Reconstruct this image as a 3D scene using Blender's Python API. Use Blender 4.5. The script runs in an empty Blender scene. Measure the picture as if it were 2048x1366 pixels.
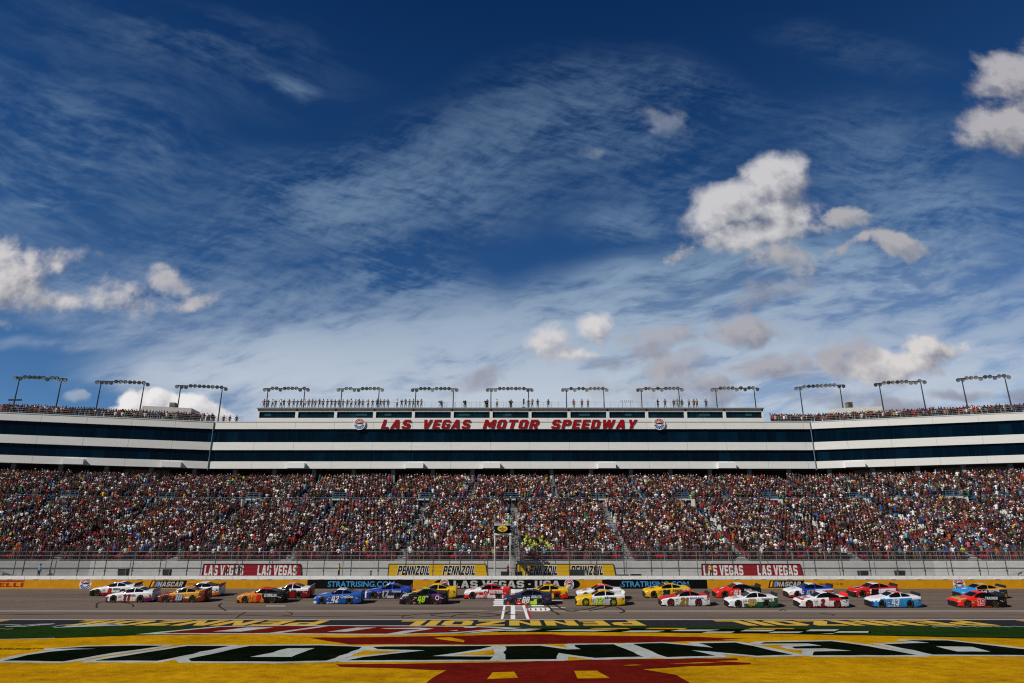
import bpy, bmesh, math, random
import numpy as np
from mathutils import Vector, Matrix, noise as mnoise
R = math.radians
sc = bpy.context.scene
COL = sc.collection
random.seed(7); rng = np.random.default_rng(11)

# ------------------------------------------------------------------ camera
TH = R(18.06); CZ = 4.7; F = 1365.33
cam = bpy.data.objects.new('camera', bpy.data.cameras.new('camera'))
COL.objects.link(cam); sc.camera = cam
cam.location = (0, 0, CZ); cam.rotation_euler = (R(90)+TH, 0, 0)
cam.data.sensor_width = 36; cam.data.lens = 24; cam.data.clip_start = .5; cam.data.clip_end = 5000
def ray(px, py):
    a = px-1024; b = 683-py
    return Vector((a, F*math.cos(TH)-b*math.sin(TH), F*math.sin(TH)+b*math.cos(TH)))
def at_y(px, py, Y):
    d = ray(px, py); return Vector((0, 0, CZ))+d*(Y/d.y)
def at_z(px, py, Z=0.0):
    d = ray(px, py); return Vector((0, 0, CZ))+d*((Z-CZ)/d.z)
def z_of(py, Y): return at_y(1024, py, Y).z
def x_of(px, Y, Z):                       # world x of picture column px at depth Y, height Z
    return (px-1024)/F*(Y*math.cos(TH)+(Z-CZ)*math.sin(TH))

# ------------------------------------------------------------------ view, sun
sc.view_settings.view_transform = 'Standard'; sc.view_settings.look = 'None'
sc.view_settings.exposure = 0; sc.view_settings.gamma = 1
sc.cycles.use_denoising = False; sc.cycles.pixel_filter_type = 'BLACKMAN_HARRIS'; sc.cycles.filter_width = 1.15; sc.cycles.use_adaptive_sampling = True; sc.cycles.adaptive_min_samples = 6; sc.cycles.adaptive_threshold = .01
sc.cycles.max_bounces = 5; sc.cycles.diffuse_bounces = 2; sc.cycles.glossy_bounces = 2
SUNV = Vector((-1.0, -.8, 1.1)).normalized()   # towards the sun
sun = bpy.data.objects.new('sun', bpy.data.lights.new('sun', 'SUN')); COL.objects.link(sun)
sun.data.energy = 4.2; sun.data.angle = R(.5); sun.data.color = (1, .95, .87)
sun.rotation_euler = SUNV.to_track_quat('Z', 'Y').to_euler()

# ------------------------------------------------------------------ sky
world = bpy.data.worlds.new('World'); sc.world = world; world.use_nodes = True
class G:
    """small node helper"""
    def __init__(s, tree): s.t = tree
    def n(s, typ, **kw):
        nd = s.t.nodes.new(typ)
        for k, v in kw.items(): setattr(nd, k, v)
        return nd
    def put(s, sock, v):
        if isinstance(v, bpy.types.NodeSocket): s.t.links.new(v, sock)
        elif v is not None: sock.default_value = v
    def m(s, op, a, b=None, c=None, clamp=False):
        nd = s.n('ShaderNodeMath', operation=op, use_clamp=clamp)
        s.put(nd.inputs[0], a); s.put(nd.inputs[1], b)
        if c is not None: s.put(nd.inputs[2], c)
        return nd.outputs[0]
    def v(s, op, a, b=None):
        nd = s.n('ShaderNodeVectorMath', operation=op); s.put(nd.inputs[0], a)
        if b is not None: s.put(nd.inputs['Scale'] if op == 'SCALE' else nd.inputs[1], b)
        return nd.outputs['Value'] if op in ('LENGTH', 'DOT_PRODUCT') else nd.outputs[0]
    def noise(s, vec, scale, detail=4, rough=.55, dist=0.0, lac=2.0):
        nd = s.n('ShaderNodeTexNoise'); s.put(nd.inputs['Vector'], vec)
        nd.inputs['Scale'].default_value = scale; nd.inputs['Detail'].default_value = detail
        nd.inputs['Roughness'].default_value = rough; nd.inputs['Distortion'].default_value = dist
        nd.inputs['Lacunarity'].default_value = lac
        return nd
    def map(s, vec, loc=(0, 0, 0), rot=0.0, scale=(1, 1, 1), typ='TEXTURE'):
        nd = s.n('ShaderNodeMapping', vector_type=typ); s.put(nd.inputs['Vector'], vec)
        nd.inputs['Location'].default_value = loc; nd.inputs['Rotation'].default_value = (0, 0, rot)
        nd.inputs['Scale'].default_value = scale
        return nd.outputs[0]
    def mr(s, val, a, b, c=0.0, d=1.0, smooth=True):
        nd = s.n('ShaderNodeMapRange', interpolation_type='SMOOTHSTEP' if smooth else 'LINEAR', clamp=True)
        s.put(nd.inputs['Value'], val)
        for i, q in zip(('From Min', 'From Max', 'To Min', 'To Max'), (a, b, c, d)): s.put(nd.inputs[i], q)
        return nd.outputs['Result']
    def mix(s, fac, a, b, mode='MIX'):
        nd = s.n('ShaderNodeMix', data_type='RGBA', blend_type=mode)
        s.put(nd.inputs[0], fac)
        s.put(nd.inputs[6], a if isinstance(a, bpy.types.NodeSocket) else (*a, 1))
        s.put(nd.inputs[7], b if isinstance(b, bpy.types.NodeSocket) else (*b, 1))
        return nd.outputs[2]
    def ramp(s, fac, stops, interp='LINEAR'):
        nd = s.n('ShaderNodeValToRGB'); s.put(nd.inputs[0], fac); cr = nd.color_ramp; cr.interpolation = interp
        while len(cr.elements) < len(stops): cr.elements.new(1)
        for e, (p, c) in zip(cr.elements, stops): e.position = p; e.color = (*c, 1) if len(c) == 3 else c
        return nd.outputs[0]
def uvdir(px, py):
    d = ray(px, py); return d.x/d.y, d.z/d.y
def build_sky():
    g = G(world.node_tree); world.node_tree.nodes.clear()
    tc = g.n('ShaderNodeTexCoord').outputs['Generated']
    sep = g.n('ShaderNodeSeparateXYZ'); g.put(sep.inputs[0], tc)
    x, y, z = sep.outputs
    ya = g.m('MAXIMUM', g.m('ABSOLUTE', y), .04)
    uv = g.n('ShaderNodeCombineXYZ'); g.put(uv.inputs[0], g.m('DIVIDE', x, ya)); g.put(uv.inputs[1], g.m('DIVIDE', z, ya))
    uv = uv.outputs[0]
    sky = g.n('ShaderNodeTexSky', sky_type='NISHITA', sun_disc=False)
    sky.sun_elevation = math.asin(SUNV.z); sky.sun_rotation = math.atan2(SUNV.x, SUNV.y)
    sky.altitude = 600; sky.air_density = 1.0; sky.dust_density = .3; sky.ozone_density = 2.5
    el = g.m('ARCSINE', z)
    tint = g.ramp(g.m('DIVIDE', el, R(50), clamp=True),
                  [(.0, (.55, .66, .80)), (.25, (.30, .50, .68)), (.40, (.19, .40, .60)), (.62, (.10, .29, .50)), (.95, (.030, .16, .35))])
    base = g.mix(1.0, sky.outputs[0], tint, 'MULTIPLY')
    base = g.v('SCALE', base, SKYS)
    # --- helper: a soft ellipse in the direction of a picture point. Each one is chained to the last so that
    # the shader evaluates them one after another and never holds them all at once
    last = [None]
    def ell(vec, px, py, rx, ry, rot, a=0.0, b=1.0):
        u0, v0 = uvdir(px, py); ux, _ = uvdir(px+10, py); _, vy = uvdir(px, py-10)
        sx = (ux-u0)/10; sy = (vy-v0)/10
        if last[0] is not None:
            nd = g.n('ShaderNodeVectorMath', operation='MULTIPLY_ADD')
            g.put(nd.inputs[0], last[0]); nd.inputs[1].default_value = (1e-9,)*3; g.put(nd.inputs[2], vec); vec = nd.outputs[0]
        q = g.map(vec, (u0, v0, 0), R(rot), (rx*sx, ry*sy, 1))
        return g.mr(g.v('LENGTH', q), b, a)
    def total(vec, lst):
        t = None
        for (px, py, rx, ry, rot, amp) in lst:
            e = g.m('MULTIPLY', ell(vec, px, py, rx, ry, rot), amp)
            t = e if t is None else g.m('ADD', t, e)
            last[0] = t
        return t
    w1 = g.noise(uv, 3.0, 3, .5).outputs['Color']
    warp = g.v('ADD', uv, g.v('SCALE', g.v('SUBTRACT', w1, (.5, .5, .5)), .10))
    # --- cirrus streaks falling to the right (upper left)
    s1 = g.map(warp, (0, 0, 0), R(-24), (1.0, .20, 1))
    n1 = g.noise(s1, 2.6, 7, .58).outputs['Fac']
    f1 = g.noise(g.map(warp, (0, 0, 0), R(-18), (1.0, .42, 1)), 22, 5, .62).outputs['Fac']
    c1 = total(warp, CIRRUS_A)
    a1 = g.m('MULTIPLY', g.mr(g.m('ADD', n1, g.m('MULTIPLY', g.m('SUBTRACT', f1, .5), .35)), .38, .74), c1)
    # --- feathery sheets sweeping up to the right
    s2 = g.map(warp, (0, 0, 0), R(13), (1.0, .30, 1))
    n2 = g.noise(s2, 3.4, 8, .62, .35).outputs['Fac']
    f2 = g.noise(g.map(warp, (0, 0, 0), R(-14), (1.0, .22, 1)), 16, 5, .6).outputs['Fac']
    f3 = g.noise(g.map(warp, (3, 1, 0), R(30), (1.0, .55, 1)), 34, 5, .7).outputs['Fac']
    c2 = total(warp, CIRRUS_B)
    t2 = g.m('ADD', n2, g.m('ADD', g.m('MULTIPLY', g.m('SUBTRACT', f2, .5), .45), g.m('MULTIPLY', g.m('SUBTRACT', f3, .5), .32)))
    a2 = g.m('MULTIPLY', g.mr(t2, .30, .78), c2)
    # --- low veil near the horizon
    n3 = g.noise(g.map(warp, (5, 2, 0), R(8), (1.0, .26, 1)), 3.2, 7, .6, .2).outputs['Fac']
    c3 = total(warp, CIRRUS_C)
    f4 = g.noise(g.map(warp, (7, 4, 0), R(12), (1.0, .30, 1)), 11, 6, .62, .2).outputs['Fac']
    a3 = g.m('MULTIPLY', g.mr(g.m('ADD', n3, g.m('MULTIPLY', g.m('SUBTRACT', f4, .5), .5)), .34, .66, .14, 1.15), c3)
    al = g.m('ADD', g.m('ADD', a1, a2), a3)
    al = g.m('SUBTRACT', 1.0, g.m('POWER', 2.718, g.m('MULTIPLY', al, -1.15)), clamp=True)
    cir = g.ramp(g.m('DIVIDE', el, R(50), clamp=True), [(0, (.60, .65, .71)), (.27, (.50, .57, .66)), (.36, (.37, .46, .58)), (.46, (.27, .38, .51)), (.58, (.20, .31, .45)), (.9, (.09, .165, .29))])
    col = g.mix(al, base, cir)
    # --- cumulus
    wc = g.noise(uv, 9.0, 3, .5).outputs['Color']
    wu = g.v('ADD', uv, g.v('SCALE', g.v('SUBTRACT', wc, (.5, .5, .5)), .055))
    L = (-.016, .020, 0)
    def fb(vec): return g.m('ADD', g.m('MULTIPLY', g.noise(vec, 15, 7, .56).outputs['Fac'], 1.0), g.m('MULTIPLY', g.noise(vec, 42, 4, .6).outputs['Fac'], .22))
    nA = fb(uv); nB = fb(g.v('ADD', uv, L))
    emb = g.m('SUBTRACT', nA, nB)
    for grp in CUMULUS:
        body = None; lit = None
        for (px, py, rx, ry, rot, amp) in grp['e']:
            e = g.m('MULTIPLY', ell(wu, px, py, rx*1.15, ry*1.15, rot, .05, 1.3), amp); last[0] = e
            e2 = g.m('MULTIPLY', ell(wu, px+rx*.3, py+ry*.5, rx*1.12, ry*1.12, rot, .1, 1.35), amp)
            body = e if body is None else g.m('MAXIMUM', body, e)
            lit = e2 if lit is None else g.m('MAXIMUM', lit, e2)
            last[0] = g.m('ADD', body, lit)
        d = g.m('ADD', body, g.m('MULTIPLY', g.m('SUBTRACT', nA, .61), grp.get('n', 1.9)))
        t0 = grp.get('t', .22)
        edge = grp.get('s', .55)
        alpha = g.m('MULTIPLY', g.mr(d, t0, t0+edge), g.mr(body, .02, .15))
        if grp.get('a', 1) < 1: alpha = g.m('MULTIPLY', alpha, grp['a'])
        # how deep under the lit rim: body (own) minus body moved away from the sun
        sh = g.m('ADD', g.m('MULTIPLY', g.m('SUBTRACT', body, lit), 1.15), g.m('MULTIPLY', emb, 2.9))
        bright = g.mr(sh, -.62, .40, 0.0, 1.0, False)
        hi = grp.get('hi', (.66, .65, .66)); lo = grp.get('lo', (.30, .29, .33))
        cc = g.mix(bright, lo, hi)
        col = g.mix(alpha, col, cc); last[0] = g.v('DOT_PRODUCT', col, (1, 1, 1))
    # unseen sky behind the camera is kept cloudless and dimmed for weaker fill light
    behind = g.mr(y, -.30, .05, 0.0, 1.0)
    col = g.mix(behind, g.v('SCALE', base, .48), col)
    bg = g.n('ShaderNodeBackground'); g.put(bg.inputs[0], col); bg.inputs[1].default_value = 1.0
    out = g.n('ShaderNodeOutputWorld'); g.put(out.inputs[0], bg.outputs[0])
    world.cycles.sampling_method = 'MANUAL'; world.cycles.sample_map_resolution = 512
SKYS = .115
CIRRUS_A = [(150, 260, 520, 190, -22, .58), (330, 60, 480, 90, -8, .36), (60, 420, 330, 120, -18, .38), (480, 130, 360, 110, -14, .25), (600, 165, 80, 24, -20, 1.0), (120, 400, 60, 50, 30, .5)]
CIRRUS_B = [(900, 350, 420, 190, 14, .78), (1180, 200, 340, 150, 8, .70), (620, 380, 300, 130, -6, .6), (1330, 330, 260, 170, 20, .5),
            (1420, 180, 200, 70, -14, .38), (1780, 330, 340, 200, -14, .6), (830, 570, 260, 120, -26, .8), (450, 480, 360, 130, 8, .5),
            (1700, 90, 260, 60, -20, .22), (1240, 445, 150, 60, 0, .6), (1900, 460, 320, 120, 4, .75), (250, 600, 420, 100, 0, .65), (600, 620, 400, 120, 12, .55)]
CIRRUS_C = [(1450, 590, 700, 150, 9, 1.7), (1750, 560, 460, 110, 4, .9), (1100, 700, 950, 140, 4, 1.8), (1450, 790, 1100, 170, 0, 2.6), (560, 690, 500, 110, 6, 1.1), (1950, 660, 420, 180, 0, .9), (1250, 740, 700, 110, 0, 1.2),
            (250, 650, 260, 40, 0, .7), (760, 820, 600, 120, 0, 2.0), (1250, 560, 300, 60, 14, .5), (400, 740, 320, 50, 4, .9), (1100, 860, 800, 100, 0, 1.6), (640, 750, 460, 60, 4, .9), (100, 690, 260, 20, 2, .5)]
CUMULUS = [
  dict(e=[(10, 560, 120, 70, -18, 1.0), (-30, 535, 80, 80, 0, 1.0), (130, 525, 75, 40, 10, .62), (225, 592, 85, 45, -10, .66), (110, 600, 100, 35, 0, .66), (0, 655, 60, 20, 0, .5)], hi=(.60, .58, .59), lo=(.22, .23, .28), s=.6, n=1.5),
  dict(e=[(352, 560, 62, 28, -30, .76), (405, 595, 66, 26, 12, .76)], hi=(.48, .47, .50), lo=(.28, .31, .38)),
  dict(e=[(1460, 410, 110, 60, 24, 1.0), (1550, 365, 88, 62, 24, 1.0), (1500, 468, 118, 36, 14, .95), (1570, 425, 80, 62, 40, .8), (1600, 400, 60, 70, 0, .55)], hi=(.58, .58, .60), lo=(.24, .25, .30), s=.55, n=1.1),
  dict(e=[(1570, 510, 62, 48, 20, .74), (1690, 440, 80, 22, 8, .72), (1700, 490, 66, 18, 24, .68), (1800, 488, 80, 34, -8, .70), (1380, 495, 70, 20, 22, .56)], hi=(.40, .40, .43), lo=(.23, .26, .33), s=.4),
  dict(e=[(2030, 150, 110, 62, 8, 1.0), (2030, 255, 118, 68, 0, 1.0), (2100, 200, 90, 140, 0, 1.0)], hi=(.43, .42, .45), lo=(.17, .18, .23), s=.65, n=1.35),
  dict(e=[(1100, 682, 58, 42, 0, .95), (1190, 652, 56, 36, 20, .95), (1130, 700, 90, 24, 0, .85)], hi=(.66, .64, .65), lo=(.27, .28, .34), t=.30, s=.65),
  dict(e=[(1800, 725, 130, 36, 10, .95), (1860, 700, 90, 28, 6, .9), (1740, 735, 110, 36, 0, .8)], hi=(.66, .64, .63), lo=(.25, .25, .31), s=.45),
  dict(e=[(1690, 712, 100, 48, 0, .86), (1480, 665, 125, 36, 4, .86), (1540, 742, 120, 36, 8, .86), (1590, 725, 60, 26, 0, .7), (1330, 670, 100, 30, 0, .72), (1360, 728, 100, 36, 14, .72), (1260, 775, 100, 40, 0, .76), (1400, 775, 95, 40, 0, .74)],
       hi=(.40, .39, .43), lo=(.19, .20, .26), s=.7, a=.92, n=1.9),
  dict(e=[(1540, 590, 90, 34, 14, .72), (1650, 790, 140, 30, 0, .78), (960, 765, 75, 36, 20, .72), (1930, 782, 75, 13, 0, .8), (1800, 805, 100, 22, 0, .74), (1450, 800, 80, 36, 0, .72), (1220, 722, 60, 22, 0, .6), (1300, 700, 60, 20, 10, .6), (2040, 790, 40, 20, 0, .7)],
       hi=(.30, .31, .38), lo=(.17, .19, .27), s=.7, a=.85, n=1.7),
  dict(e=[(290, 802, 62, 40, 6, 1.0), (365, 808, 85, 36, -12, 1.0), (290, 822, 90, 26, 0, .9), (425, 830, 50, 20, 0, .7)], hi=(.82, .81, .80), lo=(.42, .42, .47), s=.30, n=1.5),
  dict(e=[(157, 794, 26, 14, 0, .8)], hi=(.4, .45, .55), lo=(.3, .36, .47), s=.5, a=.7),
  dict(e=[(1335, 235, 64, 40, -30, .66), (1175, 310, 34, 24, 0, .6)], hi=(.26, .30, .38), lo=(.16, .22, .32), s=.6, a=.6),
]
build_sky()

# ================================================================== helpers
def hx(s): return tuple(((int(s[i:i+2], 16)/255+.055)/1.055)**2.4 if int(s[i:i+2], 16) > 10 else int(s[i:i+2], 16)/255/12.92 for i in (0, 2, 4))
_M = {}
def mat(name, col=(.5, .5, .5), rough=.6, metal=0.0, coat=0.0, var=0.0, vscale=3.0, bump=0.0, bscale=40.0, spec=.5):
    """plain procedural material: colour broken up by noise"""
    key = name
    if key in _M: return _M[key]
    m = bpy.data.materials.new(name); m.use_nodes = True; t = m.node_tree; g = G(t)
    b = t.nodes['Principled BSDF']; b.inputs['Roughness'].default_value = rough; b.inputs['Metallic'].default_value = metal
    b.inputs['Coat Weight'].default_value = coat; b.inputs['Specular IOR Level'].default_value = spec
    b.inputs['Base Color'].default_value = (*col, 1)
    if var or bump: tc = g.n('ShaderNodeTexCoord').outputs['Object']
    if var:
        n = g.noise(tc, vscale, 5, .6).outputs['Fac']
        lo = tuple(c*(1-var) for c in col); hi = tuple(min(1, c*(1+var)) for c in col)
        g.put(b.inputs['Base Color'], g.ramp(n, [(.3, lo), (.7, hi)]))
    if bump:
        bp = g.n('ShaderNodeBump'); bp.inputs['Strength'].default_value = bump; bp.inputs['Distance'].default_value = .02
        g.put(bp.inputs['Height'], g.noise(tc, bscale, 4, .6).outputs['Fac']); g.put(b.inputs['Normal'], bp.outputs[0])
    _M[key] = m; return m
def grow(pts, r):
    n = len(pts); area = sum(pts[i].x*pts[(i+1) % n].y-pts[(i+1) % n].x*pts[i].y for i in range(n)); sg = 1 if area > 0 else -1
    out = []
    for i in range(n):
        a, b, c = pts[i-1], pts[i], pts[(i+1) % n]
        d1 = (b-a).normalized(); d2 = (c-b).normalized()
        n1 = Vector((d1.y, -d1.x, 0))*sg; n2 = Vector((d2.y, -d2.x, 0))*sg; m = n1+n2
        m = m/max(m.length_squared/2, .35) if m.length > 1e-4 else n1
        out.append(b+m*r)
    return out
class MB:
    """collects shapes, builds ONE mesh object"""
    def __init__(s): s.v = []; s.f = []; s.m = []
    def add(s, vs, fs, mi=0):
        o = len(s.v); s.v += [tuple(v) for v in vs]; s.f += [[i+o for i in f] for f in fs]; s.m += [mi]*len(fs)
    def box(s, a, b, mi=0, M=None):
        x0, y0, z0 = a; x1, y1, z1 = b
        vs = [Vector(p) for p in ((x0, y0, z0), (x1, y0, z0), (x1, y1, z0), (x0, y1, z0), (x0, y0, z1), (x1, y0, z1), (x1, y1, z1), (x0, y1, z1))]
        if M is not None: vs = [M @ v for v in vs]
        s.add(vs, [(0, 3, 2, 1), (4, 5, 6, 7), (0, 1, 5, 4), (1, 2, 6, 5), (2, 3, 7, 6), (3, 0, 4, 7)], mi)
    def hexa(s, vs, mi=0):     # 4 bottom, 4 top
        s.add(vs, [(0, 3, 2, 1), (4, 5, 6, 7), (0, 1, 5, 4), (1, 2, 6, 5), (2, 3, 7, 6), (3, 0, 4, 7)], mi)
    def bar(s, p, q, r, n=6, mi=0, r2=None, cap=True):
        p = Vector(p); q = Vector(q); d = (q-p); L = d.length
        if L < 1e-6: return
        d /= L; a = d.orthogonal().normalized(); b = d.cross(a); r2 = r if r2 is None else r2
        vs = [p+(a*math.cos(2*math.pi*i/n)+b*math.sin(2*math.pi*i/n))*r for i in range(n)]+[q+(a*math.cos(2*math.pi*i/n)+b*math.sin(2*math.pi*i/n))*r2 for i in range(n)]
        fs = [(i, (i+1) % n, n+(i+1) % n, n+i) for i in range(n)]
        if cap: fs += [tuple(range(n))[::-1], tuple(range(n, 2*n))]
        s.add(vs, fs, mi)
    def lathe(s, prof, c, axis, n=16, mi=0):   # prof: (radius, along)
        c = Vector(c); d = Vector(axis).normalized(); a = d.orthogonal().normalized(); b = d.cross(a); vs = []
        for r, h in prof:
            for i in range(n):
                t = 2*math.pi*i/n; vs.append(c+d*h+(a*math.cos(t)+b*math.sin(t))*r)
        fs = [(k*n+i, k*n+(i+1) % n, (k+1)*n+(i+1) % n, (k+1)*n+i) for k in range(len(prof)-1) for i in range(n)]
        s.add(vs, fs, mi)
    def text(s, body, o, u, v, w, h, mi=0, shear=0.0, bold=.02, depth=0.0, nrm=None):
        """lettering filling the box o..o+u*w..o+v*h"""
        tv, tf, side = text_mesh(body, bold, shear, depth > 0)
        o = Vector(o); u = Vector(u).normalized(); v = Vector(v).normalized(); nn = Vector(nrm).normalized() if nrm is not None else u.cross(v)
        s.add([o+u*(a*w)+v*(b*h)+nn*(c*depth) for a, b, c in tv], tf, mi)
    def block(s, body, o, u, v, w, h, mi=0, shear=0.0, depth=0.0, nrm=None, grow_by=0.0, gap=1.5, pick=None):
        """heavy block capitals filling the box; depth > 0 makes solid letters, grow_by a fatter outline"""
        polys = []; x = 0.0
        for gi, ch in enumerate(body):
            if ch == ' ': x += 4.2; continue
            W, ps = GLYPH[ch]
            for p in ps:
                if pick is None or pick == gi: polys.append([(a+x, b) for a, b in p])
            x += W+gap
        tot = x-gap; sh = shear*h
        o = Vector(o); u = Vector(u).normalized(); v = Vector(v).normalized(); nn = Vector(nrm).normalized() if nrm is not None else u.cross(v)
        for k, p in enumerate(polys):
            q = [Vector((a/tot*(w-sh)+sh*b/14, b/14*h, 0)) for a, b in p]
            if grow_by: q = grow(q, grow_by)
            off = nn*(k*.0006 if grow_by else 0)
            base = [o+u*c.x+v*c.y+off for c in q]; n = len(q)
            if depth:
                fr = [b+nn*depth for b in base]
                s.add(base+fr, [tuple(range(n, 2*n))]+[(i, (i+1) % n, n+(i+1) % n, n+i) for i in range(n)], mi)
            else: s.add(base, [tuple(range(n))], mi)
    def build(s, name, mats, parent=None, smooth=False, world=True, off=None):
        me = bpy.data.meshes.new(name)
        vs = s.v
        if parent is not None and world:
            Mi = root_inv(parent); vs = [tuple(Mi @ Vector(v)) for v in vs]
        me.from_pydata(vs, [], s.f); me.polygons.foreach_set('material_index', s.m)
        if smooth: me.polygons.foreach_set('use_smooth', [True]*len(s.f))
        for m in (mats if isinstance(mats, (list, tuple)) else [mats]): me.materials.append(m)
        me.update()
        ob = bpy.data.objects.new(name, me); COL.objects.link(ob)
        if parent is not None: ob.parent = parent
        return ob
def _mir(p, W): return [(W-a, b) for a, b in p][::-1]
_h = 2.9; _s = 3.4
_st = [(0, 0), (_s, 0), (_s, 14), (0, 14)]
_O = [(5, 0), (2, 0), (0, 2), (0, 12), (2, 14), (5, 14), (5, 14-_h), (_s, 14-_h), (_s, _h), (5, _h)][::-1]
_bowl = [(_s, 14), (8, 14), (10, 12), (10, 7.2), (8, 5.2), (_s, 5.2), (_s, 5.2+_h), (6.6, 5.2+_h), (6.6, 14-_h), (_s, 14-_h)][::-1]
_A = [(0, 0), (3.5, 0), (5.5, 10.2), (5.5, 14), (3.4, 14)]
_SIX = [[(5, 0), (8, 0), (10, 2), (10, 6.6), (8, 8.6), (3.4, 8.6), (3.4, 5.8), (6.6, 5.8), (6.6, 2.9), (5, 2.9)], [(5, 0), (5, 2.9), (3.4, 2.9), (3.4, 11.1), (6.6, 11.1), (6.6, 10), (10, 10), (10, 12), (8, 14), (2, 14), (0, 12), (0, 2), (2, 0)]]
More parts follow.
